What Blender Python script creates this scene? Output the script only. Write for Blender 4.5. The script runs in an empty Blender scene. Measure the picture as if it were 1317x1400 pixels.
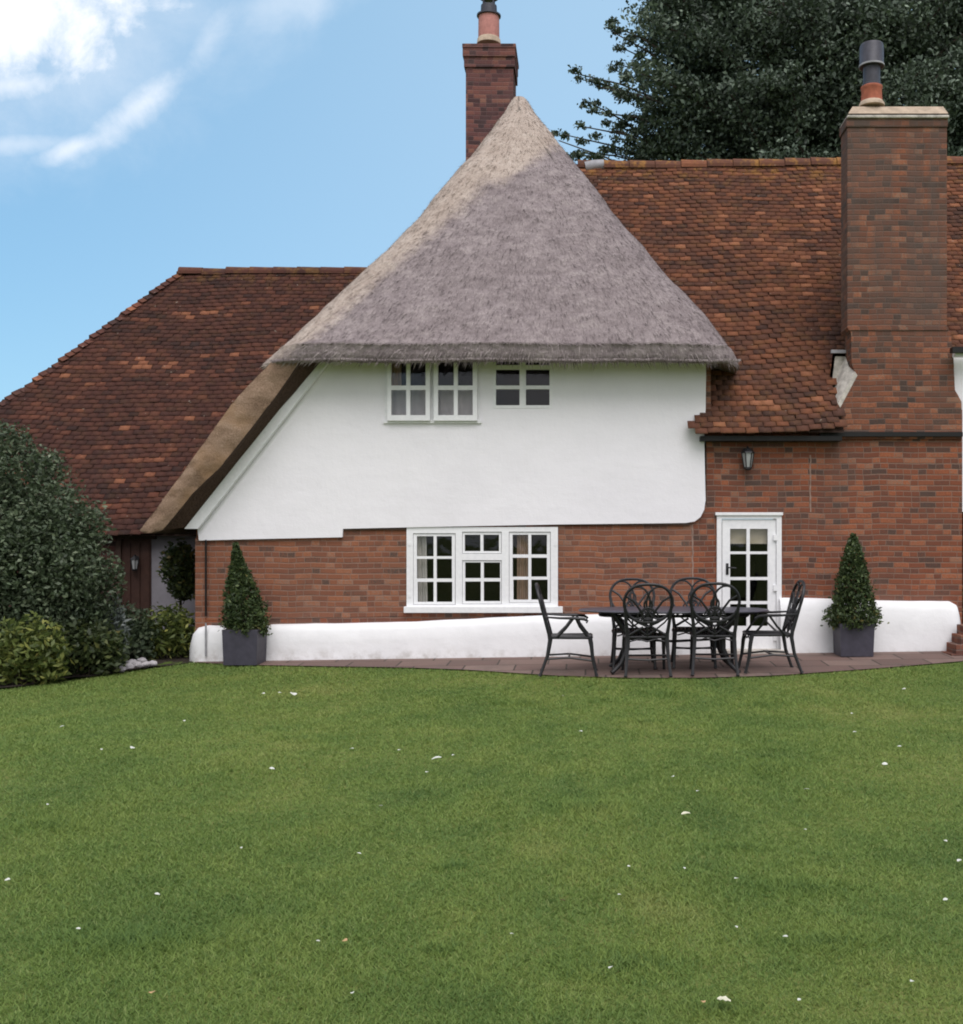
import bpy, bmesh, math, random
import numpy as np
from mathutils import Vector, Matrix, noise as mnoise
from mathutils.geometry import tessellate_polygon

random.seed(7)
RNG = np.random.default_rng(11)
R = math.radians
SC = bpy.context.scene
COL = SC.collection

# ------------------------------------------------------------------ camera, sky, sun, exposure
F, PX, PY, EYE = 1546.0, 800.0, 741.0, 1.41      # focal length / principal point (photo pixels), eye height
cam_d = bpy.data.cameras.new("camera")
cam = bpy.data.objects.new("camera", cam_d)
COL.objects.link(cam)
cam.location = (0, 0, EYE)
cam.rotation_euler = (R(90), 0, 0)
cam_d.sensor_fit = 'HORIZONTAL'
cam_d.sensor_width = 36.0
cam_d.lens = F / 1317.0 * 36.0
cam_d.shift_x = (658.5 - PX) / 1317.0
cam_d.shift_y = (PY - 700.0) / 1317.0
cam_d.clip_end = 3000
SC.camera = cam

SUN_EL, SUN_AZ = 56.0, 168.0         # azimuth measured from +Y towards +X (veiled sun high behind the camera)
sun_d = bpy.data.lights.new("sun", 'SUN')
sun = bpy.data.objects.new("sun", sun_d)
COL.objects.link(sun)
sun_d.energy = 1.45
sun_d.angle = R(45)
sun_d.color = (1.0, 0.95, 0.95)
sv = Vector((math.sin(R(SUN_AZ)) * math.cos(R(SUN_EL)), math.cos(R(SUN_AZ)) * math.cos(R(SUN_EL)), math.sin(R(SUN_EL))))
sun.rotation_euler = sv.to_track_quat('Z', 'Y').to_euler()

SC.view_settings.view_transform = 'Standard'
SC.view_settings.look = 'None'
SC.view_settings.exposure = 0.70
SC.view_settings.gamma = 1.0


class G:
    """small node-tree writer"""
    def __init__(s, tree):
        s.t = tree
        s.L = tree.links

    def n(s, typ, ins=None, **kw):
        nd = s.t.nodes.new(typ)
        for k, v in kw.items():
            setattr(nd, k, v)
        for k, v in (ins or {}).items():
            s.put(nd.inputs[k], v)
        return nd

    def put(s, sock, v):
        if isinstance(v, bpy.types.NodeSocket):
            s.L.new(v, sock)
        elif v is not None:
            if sock.type == 'RGBA' and isinstance(v, (tuple, list)) and len(v) == 3:
                v = (*v, 1)
            sock.default_value = v

    def m(s, op, a, b=0.0, c=None, clamp=False):
        nd = s.n('ShaderNodeMath', operation=op, use_clamp=clamp)
        s.put(nd.inputs[0], a); s.put(nd.inputs[1], b)
        if c is not None: s.put(nd.inputs[2], c)
        return nd.outputs[0]

    def mix(s, f, a, b, mode='MIX'):
        nd = s.n('ShaderNodeMix', data_type='RGBA', blend_type=mode)
        s.put(nd.inputs[0], f); s.put(nd.inputs[6], a); s.put(nd.inputs[7], b)
        return nd.outputs[2]

    def noise(s, vec, scale, detail=4, rough=0.55, dist=0.0):
        nd = s.n('ShaderNodeTexNoise', {'Scale': scale, 'Detail': detail, 'Roughness': rough, 'Distortion': dist})
        if vec is not None: s.put(nd.inputs['Vector'], vec)
        return nd.outputs['Fac']

    def ramp(s, f, stops, interp='LINEAR'):
        nd = s.n('ShaderNodeValToRGB')
        cr = nd.color_ramp
        cr.interpolation = interp
        while len(cr.elements) < len(stops): cr.elements.new(0.5)
        for e, (p, c) in zip(cr.elements, stops):
            e.position = p
            e.color = (c, c, c, 1) if isinstance(c, (int, float)) else (*c, 1)
        s.put(nd.inputs[0], f)
        return nd.outputs[0]

    def smooth(s, v, a, b):
        nd = s.n('ShaderNodeMapRange', interpolation_type='SMOOTHSTEP')
        s.put(nd.inputs[0], v); s.put(nd.inputs[1], a); s.put(nd.inputs[2], b)
        nd.inputs[3].default_value = 0; nd.inputs[4].default_value = 1
        return nd.outputs[0]

    def comb(s, x, y, z):
        nd = s.n('ShaderNodeCombineXYZ')
        for i, v in enumerate((x, y, z)): s.put(nd.inputs[i], v)
        return nd.outputs[0]

    def pos(s, scale=None):
        o = s.n('ShaderNodeTexCoord').outputs['Object']
        if scale is None: return o
        nd = s.n('ShaderNodeMapping')
        nd.inputs['Scale'].default_value = scale
        s.put(nd.inputs[0], o)
        return nd.outputs[0]

    def sep(s, v):
        nd = s.n('ShaderNodeSeparateXYZ'); s.put(nd.inputs[0], v)
        return nd.outputs


# world: Nishita sky with a bank of cloud
world = bpy.data.worlds.new("World")
SC.world = world
world.use_nodes = True
wt = world.node_tree
wt.nodes.clear()
g = G(wt)
sky = g.n('ShaderNodeTexSky', sky_type='NISHITA', sun_disc=False, sun_elevation=R(SUN_EL), sun_rotation=R(SUN_AZ),
          altitude=50.0, air_density=1.0, dust_density=0.6, ozone_density=1.6)
d = g.n('ShaderNodeTexCoord').outputs['Generated']
dx, dy, dz = g.sep(d)
yy = g.m('MAXIMUM', dy, 0.08)
u = g.m('DIVIDE', dx, yy); v = g.m('DIVIDE', dz, yy)
uv = g.comb(u, v, 0.0)
nz = g.noise(uv, 7.0, 8, 0.62, 0.5)
nz2 = g.noise(uv, 22.0, 7, 0.65, 0.3)
wob = g.m('SUBTRACT', g.m('ADD', g.m('MULTIPLY', nz, .68), g.m('MULTIPLY', nz2, .32)), 0.5)


def blob(cu, cv, ru, rv, ang):
    a = g.m('SUBTRACT', u, cu); b = g.m('SUBTRACT', v, cv)
    ca, sa = math.cos(ang), math.sin(ang)
    p = g.m('DIVIDE', g.m('ADD', g.m('MULTIPLY', a, ca), g.m('MULTIPLY', b, sa)), ru)
    q = g.m('DIVIDE', g.m('SUBTRACT', g.m('MULTIPLY', b, ca), g.m('MULTIPLY', a, sa)), rv)
    r = g.m('SQRT', g.m('ADD', g.m('MULTIPLY', p, p), g.m('MULTIPLY', q, q)))
    return g.m('SUBTRACT', 1.0, r)


cl = None
# (centre u, v, radii, tilt, noise weight, density): the cumulus bank, its feathered edge and the wisps below it
for cu, cv, ru, rv, an, nw, lo_, hi_, den in ((-0.50, 0.475, 0.17, 0.095, 0.25, 3.0, -.15, .85, 1.0), (-0.43, 0.50, 0.11, 0.075, 0.5, 3.0, 0.0, 1.1, .75), (-0.50, 0.405, 0.10, 0.026, .15, 2.6, 0.0, 1.0, .60),
                                              (-0.395, 0.385, 0.10, 0.024, 0.66, 2.8, -.15, 1.25, .62), (-0.45, 0.350, 0.06, 0.016, 0.35, 2.6, -.1, 1.2, .62), (-0.335, 0.44, 0.08, 0.030, 0.95, 2.8, -.1, 1.4, .42),
                                              (-0.50, 0.352, 0.09, 0.016, 0.05, 2.4, -.1, 1.1, .38), (-0.27, 0.475, 0.10, 0.030, 0.30, 2.4, -.1, 1.2, .30), (-0.44, 0.43, 0.20, 0.10, 0.45, 2.0, -.3, 1.4, .38),
                                              (0.75, 0.5, .3, .1, .2, 2.5, 0., 1.0, .7), (-1.2, .4, .4, .12, .1, 2.5, 0., 1.0, .8)):
    c_ = g.m('MULTIPLY', g.smooth(g.m('ADD', blob(cu, cv, ru, rv, an), g.m('MULTIPLY', wob, nw)), lo_, hi_), den)
    cl = c_ if cl is None else g.m('MAXIMUM', cl, c_)
cl = g.m('MULTIPLY', cl, g.m('ADD', 0.80, g.m('MULTIPLY', nz2, 0.36)), clamp=True)
# thin milky veil thickening to the right, as in the photograph
veil = g.m('ADD', 0.14, g.m('MULTIPLY', g.smooth(u, -0.62, 0.12), 0.40))
veil = g.m('ADD', veil, g.m('MULTIPLY', g.smooth(v, 0.30, 0.05), 0.05))
skyc = g.mix(.6, g.mix(1.0, sky.outputs[0], (0.85, 1.06, 1.06), 'MULTIPLY'), (1.25, 2.95, 4.75))
skyc = g.mix(veil, skyc, (3.7, 5.0, 6.2))
skyc = g.mix(cl, skyc, (7.4, 7.4, 7.6))
# unseen broken cloud, added overhead and behind the viewer to soften the light
ov = g.m('MAXIMUM', g.smooth(dz, .55, .75), g.smooth(dy, .25, -.05))
ov = g.m('MULTIPLY', ov, g.smooth(g.noise(d, 2.6, 5, .6), .25, .55))
ov = g.m('MULTIPLY', ov, .9)
skyc = g.mix(ov, skyc, (6.6, 6.3, 6.3))
bg = g.n('ShaderNodeBackground', {'Color': skyc, 'Strength': 0.1})
out = g.n('ShaderNodeOutputWorld')
wt.links.new(bg.outputs[0], out.inputs[0])


# ------------------------------------------------------------------ geometry helpers
def at(px, py, Y):
    """point of the place at depth Y that the photograph shows at (px, py)"""
    return Vector(((px - PX) / F * Y, Y, EYE + (PY - py) / F * Y))


def gx(px, Y): return (px - PX) / F * Y
def gz(py, Y): return EYE + (PY - py) / F * Y


class MB:
    def __init__(s):
        s.v, s.f, s.tint = [], [], []

    def add(s, vs, fs, tint=None):
        o = len(s.v)
        s.v += [tuple(p) for p in vs]
        s.f += [tuple(i + o for i in f) for f in fs]
        if tint is not None: s.tint += [tint] * len(fs)

    def box(s, a, b, tint=None, bev=0.0):
        x0, y0, z0 = (min(a[i], b[i]) for i in range(3)); x1, y1, z1 = (max(a[i], b[i]) for i in range(3))
        if bev > 0:
            bm = bmesh.new()
            bmesh.ops.create_cube(bm, size=1)
            for q in bm.verts:
                q.co = Vector((x0 + (q.co.x + .5) * (x1 - x0), y0 + (q.co.y + .5) * (y1 - y0), z0 + (q.co.z + .5) * (z1 - z0)))
            bmesh.ops.bevel(bm, geom=bm.edges[:], offset=bev, segments=2, affect='EDGES', profile=0.6)
            bm.verts.index_update()
            s.add([q.co for q in bm.verts], [[q.index for q in f.verts] for f in bm.faces], tint)
            bm.free()
            return
        s.add([(x0, y0, z0), (x1, y0, z0), (x1, y1, z0), (x0, y1, z0), (x0, y0, z1), (x1, y0, z1), (x1, y1, z1), (x0, y1, z1)],
              [(0, 3, 2, 1), (4, 5, 6, 7), (0, 1, 5, 4), (1, 2, 6, 5), (2, 3, 7, 6), (3, 0, 4, 7)], tint)

    def pbox(s, x0, y0, x1, y1, Yf, depth, bev=0.0):
        """box whose front face lies at depth Yf, measured in photograph pixels"""
        s.box((gx(x0, Yf), Yf, gz(y1, Yf)), (gx(x1, Yf), Yf + depth, gz(y0, Yf)), bev=bev)

    def tube(s, pts, r, k=6, closed=False, caps=True):
        pts = [Vector(p) for p in pts]
        n = len(pts)
        rs = r if isinstance(r, (list, tuple)) else [r] * n
        o = len(s.v)
        prev = None
        for i, p in enumerate(pts):
            if closed:
                t = pts[(i + 1) % n] - pts[i - 1]
            else:
                t = pts[min(i + 1, n - 1)] - pts[max(i - 1, 0)]
            t.normalize()
            if prev is None:
                a = Vector((0, 0, 1)) if abs(t.z) < .9 else Vector((1, 0, 0))
                nn = t.cross(a).normalized()
            else:
                nn = (prev - t * prev.dot(t)).normalized()
            prev = nn
            bb = t.cross(nn)
            for j in range(k):
                a = 2 * math.pi * j / k
                s.v.append(tuple(p + (nn * math.cos(a) + bb * math.sin(a)) * rs[i]))
        for i in range(n if closed else n - 1):
            i2 = (i + 1) % n
            for j in range(k):
                s.f.append((o + i * k + j, o + i * k + (j + 1) % k, o + i2 * k + (j + 1) % k, o + i2 * k + j))
        if not closed and caps:
            s.f.append(tuple(o + j for j in reversed(range(k))))
            s.f.append(tuple(o + (n - 1) * k + j for j in range(k)))

    def lathe(s, c, prof, k=20):
        """prof: list of (radius, z) around vertical axis through c"""
        o = len(s.v)
        for r, z in prof:
            for j in range(k):
                a = 2 * math.pi * j / k
                s.v.append((c[0] + r * math.cos(a), c[1] + r * math.sin(a), c[2] + z))
        for i in range(len(prof) - 1):
            for j in range(k):
                s.f.append((o + i * k + j, o + i * k + (j + 1) % k, o + (i + 1) * k + (j + 1) % k, o + (i + 1) * k + j))
        s.f.append(tuple(o + j for j in reversed(range(k))))
        s.f.append(tuple(o + (len(prof) - 1) * k + j for j in range(k)))

    def slab(s, loops, Yf, depth):
        """flat wall with holes; loops of (px, py) at plane Yf, first the outline"""
        L3 = [[Vector((gx(x, Yf), gz(y, Yf), 0)) for x, y in lp] for lp in loops]
        tri = tessellate_polygon(L3)
        fl = [q for lp in L3 for q in lp]
        o = len(s.v); n = len(fl)
        s.v += [(q.x, Yf, q.y) for q in fl] + [(q.x, Yf + depth, q.y) for q in fl]
        for a, b, c in tri:
            nrm = (fl[b] - fl[a]).cross(fl[c] - fl[a]).z
            if nrm < 0: b, c = c, b
            s.f.append((o + a, o + b, o + c)); s.f.append((o + n + a, o + n + c, o + n + b))
        k = 0
        for lp in L3:
            m = len(lp)
            for i in range(m):
                a, b = k + i, k + (i + 1) % m
                s.f.append((o + a, o + n + a, o + n + b, o + b))
            k += m

    def build(s, name, mat, parent=None, smooth=False, loc=None):
        me = bpy.data.meshes.new(name)
        me.from_pydata(s.v, [], s.f)
        me.update()
        if s.tint and len(s.tint) == len(s.f):
            at_ = me.attributes.new("tint", 'FLOAT', 'FACE')
            at_.data.foreach_set("value", np.array(s.tint, dtype=np.float32))
        bm = bmesh.new(); bm.from_mesh(me)
        bmesh.ops.recalc_face_normals(bm, faces=bm.faces[:])
        bm.to_mesh(me); bm.free()
        if smooth:
            me.polygons.foreach_set("use_smooth", [True] * len(me.polygons))
            me.set_sharp_from_angle(angle=R(50))
        return link(name, me, mat, parent)


def link(name, me, mat, parent=None):
    o = bpy.data.objects.new(name, me)
    if mat is not None:
        for q in (mat if isinstance(mat, (list, tuple)) else [mat]):
            me.materials.append(q)
    COL.objects.link(o)
    if parent is not None: o.parent = parent
    return o


def npmesh(name, V, Fc, mat, parent=None, tint=None, smooth=False, vattr=None):
    """numpy verts (n,3) and equal-sized faces (m,k)"""
    me = bpy.data.meshes.new(name)
    V = np.ascontiguousarray(V, dtype=np.float32); Fc = np.ascontiguousarray(Fc, dtype=np.int32)
    m, k = Fc.shape
    me.vertices.add(len(V)); me.vertices.foreach_set("co", V.ravel())
    me.loops.add(m * k); me.loops.foreach_set("vertex_index", Fc.ravel())
    me.polygons.add(m); me.polygons.foreach_set("loop_start", np.arange(0, m * k, k, dtype=np.int32))
    me.polygons.foreach_set("loop_total", np.full(m, k, dtype=np.int32))
    if smooth: me.polygons.foreach_set("use_smooth", np.ones(m, dtype=bool))
    me.update(calc_edges=True)
    if tint is not None:
        a = me.attributes.new("tint", 'FLOAT', 'FACE'); a.data.foreach_set("value", np.asarray(tint, dtype=np.float32))
    for kk, vv in (vattr or {}).items():
        a = me.attributes.new(kk, 'FLOAT', 'POINT'); a.data.foreach_set("value", np.asarray(vv, dtype=np.float32))
    return link(name, me, mat, parent)


def empty(name, loc=(0, 0, 0), rz=0.0):
    o = bpy.data.objects.new(name, None)
    COL.objects.link(o)
    o.location = loc; o.rotation_euler = (0, 0, rz)
    return o


def tag(o, label=None, cat=None, group=None, kind=None):
    for k, v in (('label', label), ('category', cat), ('group', group), ('kind', kind)):
        if v: o[k] = v
    return o


def copy_tree(o, parent=None):
    c = o.copy(); COL.objects.link(c)
    if parent is not None: c.parent = parent
    for ch in list(o.children): copy_tree(ch, c)
    return c


def nz3(x, y, z): return mnoise.noise(Vector((x, y, z)))


# ------------------------------------------------------------------ materials
def material(name, fn):
    m = bpy.data.materials.new(name)
    m.use_nodes = True
    t = m.node_tree
    t.nodes.clear()
    gg = G(t)
    o = gg.n('ShaderNodeOutputMaterial')
    t.links.new(fn(gg), o.inputs[0])
    return m


def pbsdf(gg, col, rough=0.8, bump=None, bstr=0.4, bdist=0.01, spec=0.3, metal=0.0, **kw):
    ins = {'Base Color': col, 'Roughness': rough, 'Metallic': metal, 'Specular IOR Level': spec}
    ins.update(kw)
    if bump is not None:
        b = gg.n('ShaderNodeBump', {'Strength': bstr, 'Distance': bdist, 'Height': bump})
        ins['Normal'] = b.outputs[0]
    return gg.n('ShaderNodeBsdfPrincipled', ins).outputs[0]


def brick_mat(name, stops, mortar, stain=(0.09, 0.075, 0.065), stain_amt=0.35, mort_amt=0.72, grime=None):
    def fn(g):
        P = g.pos()
        x, y, z = g.sep(P)
        w = g.noise(P, 3.0, 3)
        uu = g.m('ADD', g.m('ADD', x, y), g.m('MULTIPLY', g.m('SUBTRACT', w, .5), .05))
        w2 = g.noise(g.comb(x, y, 3.0), 1.6, 2)
        vv = g.m('ADD', z, g.m('MULTIPLY', g.m('SUBTRACT', w2, .5), .06))
        H, W = 0.0715, 0.205
        rv = g.m('DIVIDE', vv, H)
        row = g.m('FLOOR', rv); fv = g.m('FRACT', rv)
        off = g.m('FRACT', g.m('MULTIPLY', row, 0.5))
        jit = g.n('ShaderNodeTexWhiteNoise', {'W': row}, noise_dimensions='1D').outputs['Value']
        ru = g.m('ADD', g.m('DIVIDE', uu, W), g.m('ADD', off, g.m('MULTIPLY', jit, .22)))
        # every course alternates stretchers and headers
        cell = g.m('FLOOR', ru); fu = g.m('FRACT', ru)
        half = g.m('GREATER_THAN', g.n('ShaderNodeTexWhiteNoise', {'Vector': g.comb(cell, row, 7.0)}).outputs['Value'], 0.56)
        fu2 = g.m('FRACT', g.m('MULTIPLY', fu, 2.0))
        fsel = g.m('ADD', g.m('MULTIPLY', fu, g.m('SUBTRACT', 1.0, half)), g.m('MULTIPLY', fu2, half))
        wsel = g.m('SUBTRACT', W, g.m('MULTIPLY', half, W / 2))
        sub = g.m('MULTIPLY', g.m('FLOOR', g.m('MULTIPLY', fu, 2.0)), half)
        rnd = g.n('ShaderNodeTexWhiteNoise', {'Vector': g.comb(g.m('ADD', cell, g.m('MULTIPLY', sub, .37)), row, 1.0)}).outputs['Value']
        eu = g.m('MULTIPLY', g.m('MINIMUM', fsel, g.m('SUBTRACT', 1.0, fsel)), wsel)
        ev = g.m('MULTIPLY', g.m('MINIMUM', fv, g.m('SUBTRACT', 1.0, fv)), H)
        ed = g.m('ADD', g.m('MINIMUM', g.m('MULTIPLY', eu, 1.7), ev), g.m('MULTIPLY', g.m('SUBTRACT', g.noise(P, 48, 4, .7), .5), .010))
        face = g.smooth(ed, 0.004, 0.0115)
        fine = g.noise(P, 40, 4, .65)
        col = g.ramp(g.m('ADD', rnd, g.m('MULTIPLY', g.m('SUBTRACT', fine, .5), .65)), stops)
        mc = g.mix(g.noise(P, 9, 3), tuple(c * .75 for c in mortar), tuple(c * 1.2 for c in mortar))
        mort = g.m('MULTIPLY', g.m('SUBTRACT', 1.0, face), mort_amt)
        col = g.mix(mort, col, mc)
        st = g.m('MULTIPLY', g.smooth(g.noise(g.pos((1.0, 1.0, .55)), 1.3, 5, .6), .46, .72), stain_amt)
        col = g.mix(st, col, stain)
        soot = g.smooth(g.noise(g.pos((.8, .8, 2.2)), 1.7, 6, .7), .55, .70)
        col = g.mix(g.m('MULTIPLY', soot, .28), col, tuple(c * .75 for c in stain))
        lt = g.m('MULTIPLY', g.smooth(g.noise(P, 0.9, 5, .65), .50, .75), .28)
        col = g.mix(lt, col, tuple(c * 1.1 for c in mortar))
        if grime is not None:
            z0, z1, gc, amt = grime
            vs = g.noise(g.pos((5.0, 5.0, .35)), 1.0, 4)
            gm = g.m('MULTIPLY', g.m('MULTIPLY', g.smooth(z, z0, z1), g.smooth(vs, .30, .62)), amt)
            col = g.mix(gm, col, gc)
        hgt = g.m('ADD', face, g.m('MULTIPLY', fine, .5))
        return pbsdf(g, col, .92, hgt, .55, .008, spec=.15)
    return material(name, fn)


M = {}
M['brick'] = brick_mat('brick', [(0, (0.0840, 0.0529, 0.0437)), (.10, (0.1120, 0.0559, 0.0418)), (.26, (0.1546, 0.0588, 0.0381)), (.5, (0.1904, 0.0657, 0.0381)), (.76, (0.2240, 0.0755, 0.0409)), (.93, (0.3080, 0.1039, 0.0512)), (1, (0.2520, 0.1323, 0.0884))],
                       (.22, .150, .118))
M['brick_soft'] = brick_mat('brick_soft', [(0, (0.0972, 0.0647, 0.0521)), (.05, (0.1404, 0.0706, 0.0493)), (.20, (0.1890, 0.0794, 0.0512)), (.5, (0.2214, 0.0892, 0.0530)), (.75, (0.2430, 0.0980, 0.0558)), (.92, (0.2970, 0.1196, 0.0651)), (1, (0.2700, 0.1519, 0.1070))],
                            (.25, .165, .13), stain_amt=.25, mort_amt=.78)
M['brick_chimney'] = brick_mat('brick_chimney', [(0, (0.0657, 0.0470, 0.0403)), (.12, (0.0975, 0.0560, 0.0422)), (.4, (0.1537, 0.0640, 0.0413)), (.78, (0.1961, 0.0780, 0.0461)), (.95, (0.2915, 0.1120, 0.0605)), (1, (0.2438, 0.1450, 0.1008))],
                               (.15, .112, .094), stain=(.090, .066, .054), stain_amt=.5, mort_amt=.6, grime=(3.6, 4.6, (.100, .076, .066), .6))
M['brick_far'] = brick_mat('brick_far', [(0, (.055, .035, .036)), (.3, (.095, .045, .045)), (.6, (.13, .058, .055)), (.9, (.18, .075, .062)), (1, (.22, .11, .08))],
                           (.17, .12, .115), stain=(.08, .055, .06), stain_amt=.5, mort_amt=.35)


def f_render(g):
    P = g.pos()
    n = g.noise(P, 1.2, 5, .6)
    col = g.ramp(n, [(.3, (.77, .755, .785)), (.55, (.81, .795, .825)), (.75, (.825, .81, .835))])
    dirt = g.m('MULTIPLY', g.smooth(g.noise(g.pos((6, 6, .6)), 1.2, 5, .65), .56, .85), .14)
    col = g.mix(dirt, col, (.56, .55, .53))
    b = g.m('ADD', g.noise(g.pos((1, 1, 1.8)), 2.6, 4), g.m('ADD', g.m('MULTIPLY', g.noise(g.pos((1.4, 1, .8)), 11, 4), .35), g.m('MULTIPLY', g.noise(P, 55, 4), .20)))
    return pbsdf(g, col, .85, b, .30, .025, spec=.25)
M['render'] = material('white_render', f_render)


def f_plinth(g):
    P = g.pos()
    x, y, z = g.sep(P)
    col = g.ramp(g.noise(P, 2.5, 5, .6), [(.3, (.76, .76, .77)), (.6, (.82, .82, .83))])
    dirt = g.m('MULTIPLY', g.m('MULTIPLY', g.smooth(z, .10, -.10), g.smooth(g.noise(P, 7, 5, .65), .38, .7)), .6)
    col = g.mix(dirt, col, (.36, .33, .29))
    b = g.m('ADD', g.noise(P, 4, 3), g.m('MULTIPLY', g.noise(P, 50, 3), .15))
    return pbsdf(g, col, .8, b, .4, .025, spec=.25)
M['plinth'] = material('painted_plinth', f_plinth)


def f_paint(g):
    P = g.pos()
    col = g.ramp(g.noise(P, 18, 4, .6), [(.3, (.74, .745, .76)), (.65, (.82, .82, .83))])
    return pbsdf(g, col, .45, g.noise(P, 70, 3), .12, .004, spec=.4)
M['white_paint'] = material('white_gloss_paint', f_paint)


def f_glass(g):
    tr = g.n('ShaderNodeBsdfTransparent', {'Color': (.90, .89, .88)}).outputs[0]
    gl = g.n('ShaderNodeBsdfGlossy', {'Color': (.95, .96, 1.0), 'Roughness': .03})
    bp = g.n('ShaderNodeBump', {'Strength': .15, 'Distance': .02, 'Height': g.noise(g.pos(), 2.5, 2)})
    g.L.new(bp.outputs[0], gl.inputs['Normal'])
    fr = g.n('ShaderNodeFresnel', {'IOR': 1.45}).outputs[0]
    mx = g.n('ShaderNodeMixShader', {0: g.m('ADD', g.m('MULTIPLY', fr, .55), .002), 1: tr, 2: gl.outputs[0]})
    return mx.outputs[0]
M['glass'] = material('window_glass', f_glass)


def simple(name, col, rough=.7, nscale=20, var=.25, spec=.3, metal=0.0, bstr=.2, bd=.005):
    def fn(g):
        n = g.noise(g.pos(), nscale, 4, .6)
        c = g.ramp(n, [(.25, tuple(q * (1 - var) for q in col)), (.75, tuple(min(q * (1 + var), .95) for q in col))])
        return pbsdf(g, c, rough, n, bstr, bd, spec=spec, metal=metal)
    return material(name, fn)


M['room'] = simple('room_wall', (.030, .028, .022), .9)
M['porch'] = simple('shaded_white_limewash', (.22, .21, .23), .9, 6, .12)  # white wall, with the porch shade put into its colour
M['net'] = simple('net_curtain', (.62, .60, .62), .9, 8, .08)
M['curtain_pale'] = simple('pale_curtain', (.80, .80, .78), .9, 12, .1)
M['curtain_tan'] = simple('tan_curtain', (.58, .44, .34), .9, 12, .12)
M['blind'] = simple('cream_blind', (.80, .74, .60), .9, 12, .08)
M['black_metal'] = simple('black_cast_metal', (.009, .009, .011), .5, 30, .4, spec=.5, bstr=.3)
M['black_gutter'] = simple('black_gutter', (.009, .009, .009), .5, 10, .3)
M['table_top'] = simple('slate_table_top', (.060, .058, .078), .38, 14, .25, spec=.5)
M['cowl'] = simple('grey_cowl_metal', (.045, .045, .06), .5, 14, .3, spec=.4)
M['pot'] = simple('terracotta_pot', (.42, .135, .085), .8, 14, .25)
M['pot_far'] = simple('pink_terracotta_pot', (.42, .19, .165), .8, 14, .2)
M['cement'] = simple('weathered_cement', (.44, .41, .37), .9, 9, .5, bstr=.6, bd=.02)
M['cement_warm'] = simple('lime_flaunching', (.42, .33, .25), .9, 9, .3, bstr=.6, bd=.02)
M['mortar'] = simple('pale_mortar', (.26, .175, .14), .95, 12, .35, bstr=.6, bd=.01)
M['lead'] = simple('grey_lead', (.30, .30, .32), .6, 8, .3)
M['planter'] = simple('slate_grey_planter', (.046, .043, .060), .55, 10, .25, spec=.4)
M['bark'] = simple('bark', (.07, .055, .045), .95, 18, .4, bstr=.8, bd=.03)
M['stone'] = simple('pale_stone', (.42, .40, .41), .9, 9, .3, bstr=.5, bd=.02)
M['dark_wood'] = simple('dark_brown_wood', (.055, .032, .024), .7, 15, .3)
M['brown_door'] = simple('red_brown_door', (.045, .021, .015), .6, 12, .3)
M['soil'] = simple('dark_soil', (.035, .027, .020), .95, 14, .5, bstr=.9, bd=.04)
M['lamp_glass'] = simple('frosted_lamp_glass', (.30, .31, .31), .25, 20, .1, spec=.5)
M['petal'] = simple('white_petal', (.60, .61, .55), .8, 40, .1)
M['leaf_tan'] = simple('dry_leaf', (.52, .33, .17), .8, 30, .3)
M['leaf_pale'] = simple('pale_leaf', (.62, .60, .45), .8, 30, .2)
M['leaf_brown'] = simple('brown_leaf', (.11, .055, .03), .8, 30, .3)
M['step_brick'] = brick_mat('step_brick', [(0, (.07, .04, .035)), (.4, (.17, .06, .04)), (.8, (.24, .09, .055)), (1, (.3, .15, .1))], (.2, .15, .13))


def tile_mat(name, stops, lichen, lich_amt, zr, grey):
    def fn(g):
        P = g.pos()
        x, y, z = g.sep(P)
        tint = g.n('ShaderNodeAttribute', attribute_name='tint').outputs['Fac']
        fine = g.noise(P, 26, 5, .65)
        t = g.m('ADD', tint, g.m('MULTIPLY', g.m('SUBTRACT', g.noise(P, 1.1, 5, .65), .5), .85))
        t = g.m('ADD', t, g.m('MULTIPLY', g.m('SUBTRACT', fine, .5), .35))
        col = g.ramp(t, stops)
        col = g.mix(g.m('MULTIPLY', g.smooth(g.noise(P, 2.3, 5, .65), .5, .75), .5), col, grey)
        nl = g.smooth(g.noise(P, 5.5, 5, .7), .47, .64)
        near = g.m('ADD', .18, g.m('MULTIPLY', g.smooth(z, zr - .55, zr), .8))
        col = g.mix(g.m('MULTIPLY', g.m('MULTIPLY', nl, near), lich_amt, clamp=True), col, lichen)
        sp = g.smooth(g.noise(P, 13, 2, .5), .735, .765)
        col = g.mix(g.m('MULTIPLY', sp, .55), col, (.40, .36, .30))
        return pbsdf(g, col, .9, fine, .5, .01, spec=.15)
    return material(name, fn)


M['tile_right'] = tile_mat('clay_tiles_orange', [(0, (0.0647, 0.0366, 0.0304)), (.25, (0.1023, 0.0495, 0.0363)), (.5, (0.1409, 0.0603, 0.0392)), (.75, (0.1984, 0.0792, 0.0451)), (1, (0.3236, 0.1385, 0.0784))],
                           (.29, .145, .045), .9, 7.55, (.075, .052, .044))
M['tile_left'] = tile_mat('clay_tiles_dark', [(0, (0.0454, 0.0265, 0.0240)), (.3, (0.0713, 0.0336, 0.0280)), (.6, (0.0950, 0.0417, 0.0320)), (.85, (0.1404, 0.0561, 0.0380)), (1, (0.2700, 0.1121, 0.0650))],
                          (.22, .12, .04), .5, 6.3, (.05, .036, .034))


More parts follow.
